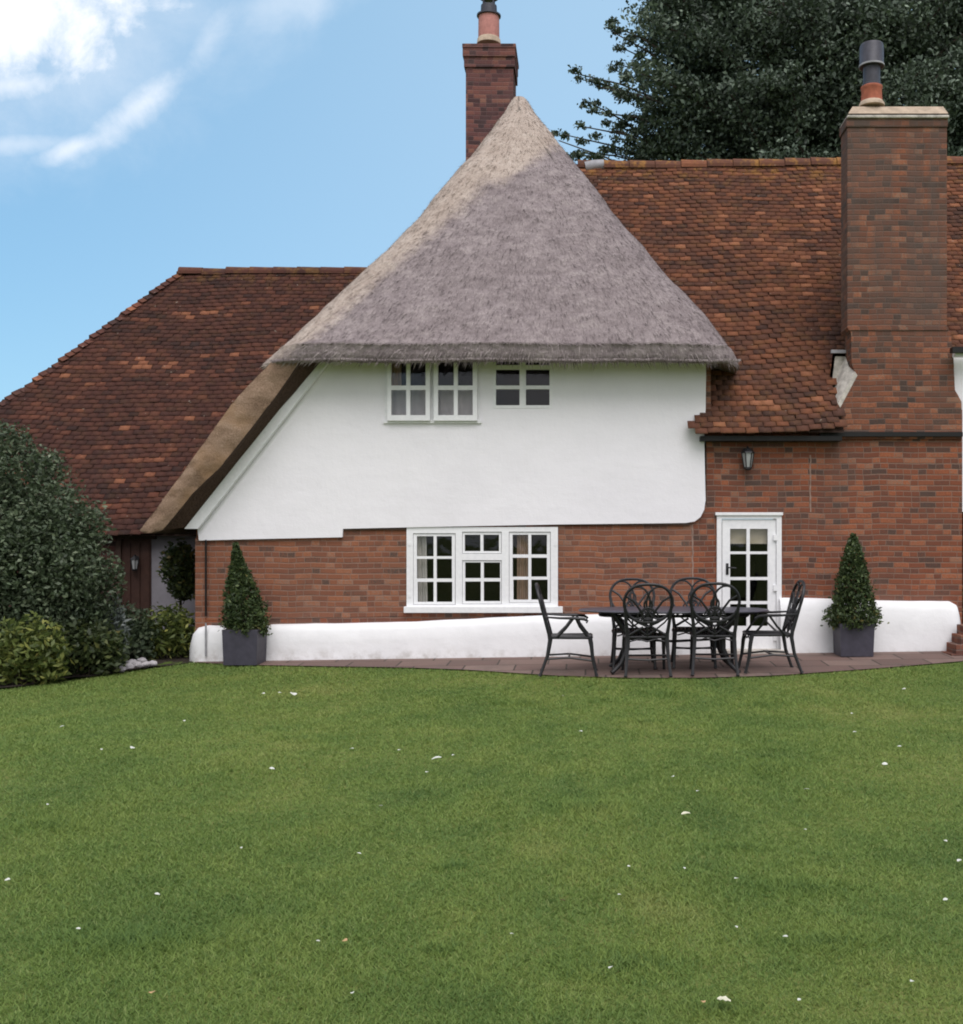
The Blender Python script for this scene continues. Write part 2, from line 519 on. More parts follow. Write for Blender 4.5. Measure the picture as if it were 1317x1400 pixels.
def f_thatch(g):
    P = g.pos()
    tint = g.n('ShaderNodeAttribute', attribute_name='tint').outputs['Fac']
    tan = g.n('ShaderNodeAttribute', attribute_name='tan').outputs['Fac']
    st = g.noise(g.pos((38, 38, 9)), 1.0, 4, .65)
    mot = g.noise(g.pos((2.6, 2.6, 4.2)), 1.0, 5, .65, .6)
    mot2 = g.noise(g.pos((8, 8, 13)), 1.0, 4, .6, .4)
    f = g.m('ADD', g.m('MULTIPLY', st, .34), g.m('ADD', g.m('MULTIPLY', mot, .42), g.m('MULTIPLY', mot2, .34)))
    f = g.m('ADD', f, g.m('MULTIPLY', tint, .16))
    grey = g.ramp(f, [(.33, (.105, .087, .088)), (.46, (.192, .160, .162)), (.57, (.255, .216, .218)), (.72, (.36, .312, .305))])
    warm = g.ramp(f, [(.30, (.20, .155, .125)), (.46, (.34, .275, .235)), (.60, (.43, .36, .31)), (.74, (.54, .47, .42))])
    k = g.smooth(g.m('ADD', tan, g.m('MULTIPLY', g.m('SUBTRACT', g.m('ADD', g.m('MULTIPLY', mot2, .6), g.m('MULTIPLY', mot, .4)), .5), .8)), .28, .80)
    col = g.mix(k, grey, warm)
    h = g.m('ADD', g.m('MULTIPLY', st, .6), g.m('ADD', g.m('MULTIPLY', mot2, .8), g.m('MULTIPLY', mot, .6)))
    return pbsdf(g, col, .95, h, .75, .035, spec=.08)
M['thatch'] = material('grey_thatch', f_thatch)


def f_cut(g):
    P = g.pos()
    f = g.m('ADD', g.m('MULTIPLY', g.noise(P, 60, 4, .7), .5), g.m('MULTIPLY', g.noise(g.pos((2, 2, 5)), 1.5, 4), .5))
    col = g.ramp(f, [(.34, (.10, .065, .045)), (.46, (.215, .145, .10)), (.58, (.30, .21, .15)), (.72, (.42, .32, .245))])
    col = g.mix(g.m('MULTIPLY', g.smooth(g.noise(P, 1.7, 3), .45, .65), .5), col, (.27, .165, .085))
    return pbsdf(g, col, .95, f, .8, .03, spec=.08)
M['thatch_cut'] = material('cut_straw', f_cut)
M['thatch_under'] = simple('shaded_straw', (.060, .036, .024), .95, 30, .4, bstr=.8, bd=.03)  # underside straw, darkened to carry the shade below the verge


def leaf_mat(name, stops, rough=.55, trans=.25, spec=.3):
    def fn(g):
        tint = g.n('ShaderNodeAttribute', attribute_name='tint').outputs['Fac']
        P = g.pos()
        t = g.m('ADD', tint, g.m('MULTIPLY', g.m('SUBTRACT', g.noise(P, 1.8, 3), .5), .5))
        col = g.ramp(t, stops)
        a = pbsdf(g, col, rough, spec=spec)
        b = g.n('ShaderNodeBsdfTranslucent', {'Color': g.mix(.5, col, (.10, .15, .06))}).outputs[0]
        return g.n('ShaderNodeMixShader', {0: trans, 1: a, 2: b}).outputs[0]
    return material(name, fn)


M['leaf_tree'] = leaf_mat('leaf_tree', [(0, (0.0491, 0.0670, 0.0510)), (.5, (0.0928, 0.1277, 0.0917)), (.85, (0.1706, 0.2211, 0.1631)), (1, (0.2730, 0.3349, 0.2548))], .5, .12)
M['leaf_bush'] = leaf_mat('leaf_bush', [(0, (0.0344, 0.0516, 0.0281)), (.5, (0.0813, 0.1125, 0.0624)), (.85, (0.1688, 0.2031, 0.1248)), (1, (0.3125, 0.3438, 0.2496))], .45, .15)
M['leaf_lime'] = leaf_mat('leaf_lime', [(0, (0.0460, 0.0713, 0.0198)), (.5, (0.1380, 0.1725, 0.0440)), (.85, (0.2875, 0.2990, 0.0770)), (1, (0.4370, 0.3910, 0.1100))], .5, .3)
M['leaf_mid'] = leaf_mat('leaf_mid', [(0, (.022, .034, .014)), (.5, (.05, .07, .025)), (.9, (.10, .115, .035)), (1, (.18, .12, .035))], .5, .2)
M['leaf_silver'] = leaf_mat('leaf_silver', [(0, (.10, .12, .11)), (.5, (.19, .22, .21)), (1, (.36, .38, .37))], .6, .2)
M['leaf_topiary'] = leaf_mat('leaf_topiary', [(0, (0.0234, 0.0390, 0.0144)), (.5, (0.0546, 0.0832, 0.0288)), (.85, (0.1014, 0.1326, 0.0432)), (1, (0.2210, 0.1560, 0.0480))], .5, .15)


def f_grass(g):
    P = g.pos()
    tint = g.n('ShaderNodeAttribute', attribute_name='tint').outputs['Fac']
    a = g.noise(g.pos((1, .55, 0)), .55, 4, .6)
    b = g.noise(g.pos((1, .5, 0)), 2.4, 4, .6)
    f = g.m('ADD', g.m('MULTIPLY', a, .55), g.m('MULTIPLY', b, .45))
    col = g.ramp(f, [(.34, (.118, .194, .052)), (.46, (.178, .262, .066)), (.56, (.222, .296, .074)), (.68, (.30, .335, .105))])
    col = g.mix(g.m('MULTIPLY', g.smooth(tint, .75, 1.0), .55), col, (.30, .34, .13))
    col = g.mix(g.m('MULTIPLY', g.smooth(tint, .30, .0), .65), col, (.082, .158, .052))
    s = pbsdf(g, col, .6, spec=.2)
    tr = g.n('ShaderNodeBsdfTranslucent', {'Color': col}).outputs[0]
    return g.n('ShaderNodeMixShader', {0: .35, 1: s, 2: tr}).outputs[0]
M['grass'] = material('grass_blades', f_grass)


def f_lawn(g):
    P = g.pos()
    f = g.m('ADD', g.m('MULTIPLY', g.noise(g.pos((1, .55, 0)), .55, 4, .6), .5), g.m('MULTIPLY', g.noise(P, 9, 5, .65), .5))
    col = g.ramp(f, [(.37, (.078, .122, .032)), (.5, (.130, .170, .044)), (.63, (.215, .220, .072))])
    return pbsdf(g, col, .9, g.noise(P, 60, 4), .8, .03, spec=.1)
M['lawn'] = material('lawn_base', f_lawn)


def f_patio(g):
    P = g.pos()
    x, y, z = g.sep(P)
    W, H = .62, .48
    ry = g.m('DIVIDE', g.m('ADD', y, .11), H); row = g.m('FLOOR', ry); fy = g.m('FRACT', ry)
    rx = g.m('ADD', g.m('DIVIDE', x, W), g.m('MULTIPLY', row, .37)); cx = g.m('FLOOR', rx); fx = g.m('FRACT', rx)
    e = g.m('MINIMUM', g.m('MULTIPLY', g.m('MINIMUM', fx, g.m('SUBTRACT', 1.0, fx)), W), g.m('MULTIPLY', g.m('MINIMUM', fy, g.m('SUBTRACT', 1.0, fy)), H))
    e = g.m('ADD', e, g.m('MULTIPLY', g.m('SUBTRACT', g.noise(P, 25, 3), .5), .012))
    face = g.smooth(e, .004, .016)
    rnd = g.n('ShaderNodeTexWhiteNoise', {'Vector': g.comb(cx, row, 2.0)}).outputs['Value']
    col = g.ramp(rnd, [(0, (.135, .088, .076)), (.5, (.17, .112, .096)), (1, (.21, .148, .125))])
    col = g.mix(g.m('MULTIPLY', g.smooth(g.noise(P, 2.2, 5, .65), .42, .7), .5), col, (.115, .088, .078))
    col = g.mix(g.m('SUBTRACT', 1.0, face), col, (.06, .048, .04))
    return pbsdf(g, col, .85, g.m('ADD', face, g.m('MULTIPLY', g.noise(P, 30, 4), .4)), .5, .01, spec=.25)
M['patio'] = material('paving_slabs', f_patio)


# ------------------------------------------------------------------ the ground
def zw(X): return -0.058 + 0.0142 * X
def pz(X, Y): return zw(X) - 0.03 * (14.6 - Y)


def lz(X, Y):
    t = np.clip((Y - 8.0) / 4.5, 0, 1); w = t * t * (3 - 2 * t)
    bump = 0.014 * np.sin(X * 1.3 + .7 * Y) * np.sin(Y * .9 + .4) * (1 - w)
    return w * (zw(X) - 0.03 * (14.6 - Y) - 0.012) + (1 - w) * (-0.13) + bump


def ground_pt(px, py):
    Y = 10.0
    for _ in range(30):
        z = float(lz(np.float64(gx(px, Y)), np.float64(Y)))
        Y = (EYE - z) * F / (py - PY)
    return Vector((gx(px, Y), Y, z))


edge_px = [(262, 907), (330, 909), (440, 911), (560, 913), (640, 916), (700, 920), (760, 924), (860, 927), (960, 927), (1060, 924), (1130, 919), (1200, 914), (1260, 909), (1317, 904), (1400, 899)]
EDGE = np.array([[*ground_pt(a, b + 1.5)[:2]] for a, b in edge_px])
bed_px = [(262, 907), (232, 911), (160, 922), (80, 934), (0, 944), (-120, 957), (-300, 972)]
BED = np.array([[*ground_pt(a, b)[:2]] for a, b in bed_px])
allx = np.concatenate([BED[::-1, 0], EDGE[1:, 0]]); ally = np.concatenate([BED[::-1, 1], EDGE[1:, 1]])
def lawn_limit(X): return np.interp(X, allx, ally)


def sheet(name, mat, xs, ylo, yhi, n, zf, kind='structure'):
    xs = np.asarray(xs); V, Fc = [], []
    for x in xs:
        a, b = ylo(x), yhi(x)
        for j in range(n):
            y = a + (b - a) * j / (n - 1)
            V.append((x, y, float(zf(np.float64(x), np.float64(y)))))
    for i in range(len(xs) - 1):
        for j in range(n - 1):
            Fc.append((i * n + j, (i + 1) * n + j, (i + 1) * n + j + 1, i * n + j + 1))
    o = npmesh(name, np.array(V), np.array(Fc), mat, smooth=True)
    tag(o, kind=kind)
    return o


sheet('lawn', M['lawn'], np.linspace(-12, 9, 85), lambda x: -2.0, lambda x: 15.2, 70, lz)
sheet('patio', M['patio'], np.linspace(EDGE[0, 0], 8.5, 70), lambda x: float(lawn_limit(x)), lambda x: 14.95, 12, lambda x, y: pz(x, y) + .004)
sheet('planting_bed', M['soil'], np.linspace(-12, BED[0, 0], 40), lambda x: float(lawn_limit(x)), lambda x: 16.6, 12,
      lambda x, y: lz(x, y) + .02 + .03 * math.sin(x * 5) * math.sin(y * 4))
go = MB()
go.add([(-1500, -1500, -.45), (1500, -1500, -.45), (1500, 1500, -.45), (-1500, 1500, -.45)], [(0, 1, 2, 3)])
tag(go.build('ground', M['lawn']), kind='structure')


# grass blades: one uncountable carpet
def make_grass():
    N = 600000
    Y = 3.0 * (15.0 / 3.0) ** RNG.random(N)
    X = (RNG.random(N) * (.36 + .55) - .55) * Y + (RNG.random(N) - .5) * 1.2
    keep = Y < lawn_limit(X) + RNG.random(N) * .03
    X, Y = X[keep], Y[keep]; N = len(X)
    Z = lz(X, Y)
    tint = RNG.random(N)
    H = (.010 + .010 * RNG.random(N)) * (1 + .035 * Y)
    fld = np.sin(X * 2.1 + 1.3 * np.sin(Y * 1.7)) * np.sin(Y * 2.7 + 1.1 * np.sin(X * 1.3))
    H *= 1 + .22 * fld
    for px, py, rx, ry in [(715, 962, 45, 5), (830, 958, 34, 4), (912, 950, 40, 5), (1040, 964, 55, 5), (885, 988, 38, 5), (1255, 968, 50, 7), (800, 1105, 70, 10), (1050, 1050, 60, 10), (850, 1320, 120, 26),
                           (1100, 1215, 80, 14), (600, 1300, 30, 8), (160, 1290, 120, 22), (620, 1185, 40, 6), (1010, 1160, 50, 8), (980, 1380, 70, 14), (70, 1130, 60, 10), (420, 1010, 60, 8), (1130, 1290, 90, 14)]:
        c = ground_pt(px, py)
        k = c.y / F
        ryw = ry * c.y * c.y / (F * 1.52)
        d = np.sqrt(((X - c.x) / (rx * k)) ** 2 + ((Y - c.y) / ryw) ** 2)
        inn = np.clip(1.15 - d, 0, 1)
        H *= 1 + .75 * inn
        tint = tint * (1 - .75 * inn)
    Wd = (.0019 + .00048 * Y) * (.7 + .6 * RNG.random(N))
    a = RNG.random(N) * 2 * np.pi
    lean = RNG.normal(0, .85, (N, 2)) * H[:, None]
    b = np.stack([np.cos(a) * Wd, np.sin(a) * Wd, np.zeros(N)], 1)
    P = np.stack([X, Y, Z - .004], 1)
    tip = P + np.stack([lean[:, 0], lean[:, 1], H], 1)
    V = np.empty((N * 3, 3)); V[0::3] = P - b; V[1::3] = P + b; V[2::3] = tip
    o = npmesh('grass', V, np.arange(N * 3).reshape(N, 3), M['grass'], tint=tint)
    tag(o, 'short green mown grass covering the lawn in front of the cottage', 'grass', kind='stuff')
make_grass()

# ------------------------------------------------------------------ the cottage
WY = 14.70          # plane of the brick front
UY = 14.65          # plane of the upper white render
house = empty('cottage', (0, WY, 0))
tag(house, 'white and red brick cottage with a steep grey thatched gable, tiled wings and two chimneys', 'house')


def part(o, parent=None):
    """parent a mesh built in place to the cottage (or to a part of it) without moving it"""
    p = parent or house
    o.parent = p
    if p is house: o.matrix_parent_inverse = Matrix.Translation(-house.location)
    return o


# brick front (window and door openings cut out)
b = MB()
b.slab([[(276, 915), (276, 728), (560, 700), (966, 690), (966, 560), (1316, 560), (1316, 915), (1062, 915), (1062, 708), (986, 708), (986, 915)],
        [(562, 726), (757, 726), (757, 832), (562, 832)]], WY, .28)
o = part(b.build('brick_wall', M['brick'])); o['label'] = 'red brick ground floor wall with dark weathered bricks'
# left corner pier, slightly proud, paler
b = MB(); b.slab([[(267, 915), (267, 736), (281, 738), (281, 915)]], WY - .012, .28)
part(b.build('corner_pier', M['brick_soft']))
# softer paler brick panels under the render (newer brickwork, a few mm proud)
b = MB(); b.slab([[(283, 848), (283, 736), (470, 731), (470, 721), (557, 718), (557, 826), (551, 842)]], WY - .005, .05)
part(b.build('brick_panel', M['brick_soft']))
b = MB(); b.slab([[(766, 848), (771, 826), (764, 814), (764, 714), (946, 712), (946, 850)]], WY - .005, .05)
part(b.build('brick_panel', M['brick_soft']))
# pale mortar straight joints
for jx, j0, j1, jw in ((947.5, 716, 843, 2.6), (1108.5, 622, 700, 2.4)):
    b = MB(); n = 40
    for i in range(n + 1):
        y_ = j0 + (j1 - j0) * i / n; wv = 1.2 * nz3(y_ * .11, jx, 0); ww = jw * (.7 + .6 * abs(nz3(y_ * .2, jx, 5)))
        b.v += [tuple(at(jx + wv - ww / 2, y_, WY - .007)), tuple(at(jx + wv + ww / 2, y_, WY - .007)), tuple(at(jx + wv - ww / 2, y_, WY + .02)), tuple(at(jx + wv + ww / 2, y_, WY + .02))]
    for i in range(n):
        o_ = i * 4
        b.f += [(o_, o_ + 1, o_ + 5, o_ + 4), (o_ + 2, o_, o_ + 4, o_ + 6), (o_ + 1, o_ + 3, o_ + 7, o_ + 5)]
    part(b.build('mortar_joint', M['mortar']))

# upper white render: hangs a little proud of the brick, rounded bottom right corner
outer = [(440, 470), (270, 723), (272, 739), (330, 737.5), (468, 734.5), (469, 723), (556, 721), (660, 719), (763, 717), (860, 716), (938, 715), (950, 713), (958, 707), (963, 697), (965, 684), (964, 640), (963, 592), (965, 560), (966, 470)]
up1 = [(533, 478), (649, 478), (649, 571), (533, 571)]
up2 = [(677, 478), (753, 478), (753, 556), (677, 556)]
b = MB(); b.slab([outer, up1, up2], UY, .22)
o = part(b.build('upper_wall', M['render'])); o['label'] = 'smooth white rendered upper wall under the thatch'

# drip shadow under the render, put in as a thin dark strip
for x0_, x1_, y_ in ((469, 556, 720.5), (764, 944, 714.5)):
    b = MB(); b.pbox(x0_, y_, x1_, y_ + 3.5, UY + .012, .03); part(b.build('drip_shadow_strip', M['dark_wood']))


def plinth(name, st):
    V, Fc, prof = [], [], [(0.0, 0.0), (.0, .55), (.012, .82), (.05, .96), (.10, 1.0), (.22, 1.0)]
    n = len(prof)
    for px, top, bot, out_ in st:
        Yb = WY - out_
        X = gx(px, Yb); z0 = gz(bot, Yb) - .08; z1 = gz(top, Yb)
        for dyy, k in prof:
            V.append((X, Yb + dyy, z0 + (z1 - z0) * k + .008 * nz3(X * 3, k * 3, 1)))
    for i in range(len(st) - 1):
        for j in range(n - 1):
            Fc.append((i * n + j, (i + 1) * n + j, (i + 1) * n + j + 1, i * n + j + 1))
    m = MB(); m.v = V; m.f = Fc + [tuple(range(n)), tuple(reversed(range((len(st) - 1) * n, len(st) * n)))]
    return part(m.build(name, M['plinth'], smooth=True))


def lerp_st(keys, step=14):
    k = np.array(keys, float); xs = np.arange(k[0, 0], k[-1, 0] + 1, step)
    xs = np.unique(np.concatenate([xs, k[:, 0]]))
    return [(x, *(np.interp(x, k[:, 0], k[:, i]) for i in (1, 2, 3))) for x in xs]


plinth('plinth', lerp_st([(259, 880, 903, .06), (262, 866, 903, .14), (268, 859, 903, .18), (280, 856, 903, .18), (303, 857, 902, .18), (318, 870, 902, .15), (352, 868, 902, .15), (362, 855, 902, .18), (480, 853, 900, .18), (560, 851, 898, .18), (720, 843, 893, .18), (860, 840, 891, .18), (981, 838, 890, .17)]))
plinth('plinth', lerp_st([(1068, 819, 889, .17), (1075, 818, 889, .18), (1140, 819, 889, .18), (1220, 822, 888, .18), (1302, 823, 887, .18), (1311, 828, 887, .16), (1314, 840, 887, .10)]))


# windows
def glass(frame, rects, Yg):
    for (x0, y0, x1, y1) in rects:
        m = MB(); m.pbox(x0 - .6, y0 - .6, x1 + .6, y1 + .6, Yg, .006)
        m.build('pane', M['glass'], frame)


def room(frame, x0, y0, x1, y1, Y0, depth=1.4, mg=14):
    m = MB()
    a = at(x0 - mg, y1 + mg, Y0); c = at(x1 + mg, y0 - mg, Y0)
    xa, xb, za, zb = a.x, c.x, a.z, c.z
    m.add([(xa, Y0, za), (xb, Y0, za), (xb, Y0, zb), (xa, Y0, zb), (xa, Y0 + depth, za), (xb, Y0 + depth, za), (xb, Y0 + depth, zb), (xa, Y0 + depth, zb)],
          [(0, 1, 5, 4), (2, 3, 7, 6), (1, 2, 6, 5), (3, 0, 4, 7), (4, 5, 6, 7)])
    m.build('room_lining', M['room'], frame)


def drape(name, frame, x0, x1, y0, y1, Yc, mat, folds=3, amp=.02, lean=0):
    n = 26; V, Fc = [], []
    for j, py in enumerate((y0, (y0 + y1) / 2, y1)):
        for i in range(n):
            t = i / (n - 1)
            V.append((gx(x0 + (x1 - x0) * t + lean * j, Yc), Yc + amp * math.sin(t * folds * 2 * math.pi), gz(py, Yc)))
    for j in range(2):
        for i in range(n - 1):
            Fc.append((j * n + i, j * n + i + 1, (j + 1) * n + i + 1, (j + 1) * n + i))
    return npmesh(name, np.array(V), np.array(Fc), mat, frame, smooth=True)


def frame_with_holes(name, x0, y0, x1, y1, rects, Yf, depth, parent=None):
    m = MB()
    m.slab([[(x0, y1), (x0, y0), (x1, y0), (x1, y1)]] + [[(a, d_), (c, d_), (c, b_), (a, b_)] for a, b_, c, d_ in rects], Yf, depth)
    return m.build(name, M['white_paint'], parent)


# ground floor three-light window
win = part(frame_with_holes('window', 556, 720.5, 763, 832, [(565, 729, 623, 827), (632, 727, 686, 757), (632, 766, 686, 826), (696, 727, 753, 824)], WY - .03, .11))
win['label'] = 'wide three-light white casement window with small panes'
m = MB(); m.pbox(552, 829.5, 769.5, 838, WY - .10, .17, bev=.006); m.build('sill', M['white_paint'], win)
R1 = [(570, 733, 593, 760.5), (597, 733, 618, 760.5), (570, 764, 593, 791), (597, 764, 618, 791), (571, 795.5, 593, 823), (597, 795.5, 618.5, 823)]
R2 = [(635.5, 731, 657, 753.5), (661, 731, 682.5, 753.5)]
R3 = [(636, 769, 657.5, 790.5), (661.5, 769, 684, 790.5), (636, 795, 657.5, 822), (661.5, 795, 684, 822)]
R4 = [(701, 731, 722.5, 758), (726.5, 731, 748, 758), (701, 762.5, 722.5, 788.5), (726.5, 762.5, 748, 788.5), (702, 792.5, 722.5, 820), (726.5, 792.5, 749, 820)]
for bx, rr in (((565.6, 729.6, 622.4, 826.4), R1), ((632.6, 727.6, 685.4, 756.4), R2), ((632.6, 766.6, 685.4, 825.4), R3), ((696.6, 727.6, 752.4, 823.4), R4)):
    frame_with_holes('sash', *bx, rr, WY - .015, .05, win)
    glass(win, rr, WY + .012)
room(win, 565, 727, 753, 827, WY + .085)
drape('curtain', win, 566, 583, 724, 830, WY + .13, M['curtain_pale'], 2.5, .02, 1)
drape('curtain', win, 707, 722, 722, 830, WY + .13, M['curtain_tan'], 2.5, .02, 0)
for y in (741, 812):
    for x in (558, 757.5):
        m = MB(); m.pbox(x, y, x + 4, y + 5, WY - .036, .01); m.build('hinge', M['white_paint'], win)

# upper pair of open casements
win = part(frame_with_holes('window', 526, 476, 656, 578, [(533, 480, 585, 571), (597, 480, 649, 571)], UY - .012, .09))
win['label'] = 'pair of small white casements standing ajar under the eave'
m = MB(); m.pbox(524, 574.5, 658, 578.5, UY - .03, .05); m.build('sill', M['white_paint'], win)
for (a, c, cols, ang) in ((529.5, 588, ((535, 555.5), (561, 582)), .0), (593, 652.5, ((599, 620.5), (626, 646.5)), .0)):
    rr = [(p, q0, q, q1) for (p, q) in cols for (q0, q1) in ((484, 527), (533, 567.5))]
    sh = frame_with_holes('casement', a, 478, c, 575, rr, UY - .075, .042, win)
    glass(win, rr, UY - .055)
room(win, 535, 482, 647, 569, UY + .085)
drape('net_curtain', win, 534, 588, 532, 572, UY + .12, M['net'], 4, .012)
drape('net_curtain', win, 594, 648, 532, 572, UY + .12, M['net'], 4, .012)
drape('curtain', win, 534, 549, 480, 533, UY + .13, M['curtain_tan'], 2, .015)

# fixed pane window to the right of it
win = part(frame_with_holes('window', 674.5, 476, 755.5, 558, [(678, 482, 710.5, 499), (719, 482, 751.5, 499), (678, 505, 710.5, 527), (719, 505, 751.5, 527), (678, 532, 710.5, 554), (719, 532, 751.5, 554)], UY - .006, .06))
win['label'] = 'small fixed white window set flush in the render'
glass(win, [(678, 482, 710.5, 499), (719, 482, 751.5, 499), (678, 505, 710.5, 527), (719, 505, 751.5, 527), (678, 532, 710.5, 554), (719, 532, 751.5, 554)], UY + .03)
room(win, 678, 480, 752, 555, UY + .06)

# glazed garden door
DG = [(998.5, 723, 1021, 754), (1025.5, 723, 1050, 754), (998.5, 757.5, 1021, 789), (1025.5, 757.5, 1050, 789), (998.5, 793, 1021, 822), (1025.5, 793, 1050, 822), (998.5, 826, 1021, 856), (1025.5, 826, 1050, 856)]
door = part(frame_with_holes('door_frame', 980.5, 702.5, 1069, 891, [(987, 709, 1062, 891.5 - 2)], WY - .035, .12))
m = MB(); m.pbox(978.5, 700.5, 1071, 704.5, WY - .06, .05, bev=.004); m.build('drip_moulding', M['white_paint'], door)
leaf = part(frame_with_holes('door', 987.8, 709.8, 1061.2, 888.5, DG, WY - .012, .05))
leaf['label'] = 'white glazed garden door of eight panes with a cream blind'
glass(leaf, DG, WY + .01)
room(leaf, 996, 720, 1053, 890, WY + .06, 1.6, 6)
m = MB(); m.pbox(997, 719, 1052, 741, WY + .09, .006); m.pbox(997, 741, 1052, 743.5, WY + .085, .02); m.build('blind', M['blind'], leaf)
m = MB()
hp = at(994.5, 778, WY - .012)
m.box(hp + Vector((-.018, -.008, -.075)), hp + Vector((.018, .002, .075)), bev=.003)
m.tube([hp + Vector((0, -.01, .02)), hp + Vector((0, -.05, .02)), hp + Vector((.03, -.055, .02)), hp + Vector((.11, -.055, .012))], .010, 8)
m.build('handle', M['black_metal'], leaf, smooth=True)
for y in (731, 800, 868):
    m = MB(); m.pbox(1058, y, 1063, y + 8, WY - .042, .03); m.build('hinge', M['white_paint'], leaf)
m = MB(); m.pbox(976, 889, 1074, 896, WY - .22, .3, bev=.01); part(m.build('doorstep', M['cement']))

# bargeboard and soffit of the catslide gable
b = MB()
V0 = [at(x, y, 14.56) for x, y in ((433, 495), (449, 495), (270, 723), (252, 723))]
V1 = [q + Vector((0, .085, 0)) for q in V0]
b.add(V0 + V1, [(0, 1, 2, 3), (7, 6, 5, 4), (0, 4, 5, 1), (1, 5, 6, 2), (2, 6, 7, 3), (3, 7, 4, 0)])
part(b.build('bargeboard', M['white_paint']))

# ---- thatch
TE_Y, TA_Y = 14.13, 17.5
Z_EAVE_TOP, Z_APEX = gz(469, TE_Y), gz(131, TA_Y)
Lp = np.array([(128, 706), (134, 700), (142, 694), (170, 672), (213, 635), (300, 560), (362, 494), (430, 420), (468, 378), (494, 350), (520, 330)], float)
Rp = np.array([(128, 714), (134, 720), (142, 727), (183, 761), (230, 801), (276, 836), (370, 920), (412, 962), (440, 985), (459, 1001), (480, 1013), (494, 1018), (520, 1020)], float)


def thatch_level(Z, Yf):
    py = PY - (Z - EYE) * F / Yf
    r = .42
    xl = gx(np.interp(py, Lp[:, 0], Lp[:, 1]), Yf + .25); xr = gx(np.interp(py, Rp[:, 0], Rp[:, 1]), Yf + .02)
    return xl, xr


def thatch_ring(xl, xr, Yf, r, dzw=0.0):
    r = max(min(r, (xr - xl) * .48), .02)
    pts = []
    for k in range(14): pts.append((xl, 21.0 + (Yf + r - 21.0) * k / 14, 0))
    for k in range(9):
        a = math.pi / 2 * k / 8
        pts.append((xl + r - r * math.cos(a), Yf + r - r * math.sin(a), 1))
    nF = 90
    for k in range(1, nF):
        pts.append((xl + r + (xr - xl - 2 * r) * k / nF, Yf, 2))
    for k in range(9):
        a = math.pi / 2 * k / 8
        pts.append((xr - r + r * math.sin(a), Yf + r - r * math.cos(a), 3))
    for k in range(1, 15): pts.append((xr, Yf + r + (21.0 - Yf - r) * k / 14, 4))
    return pts


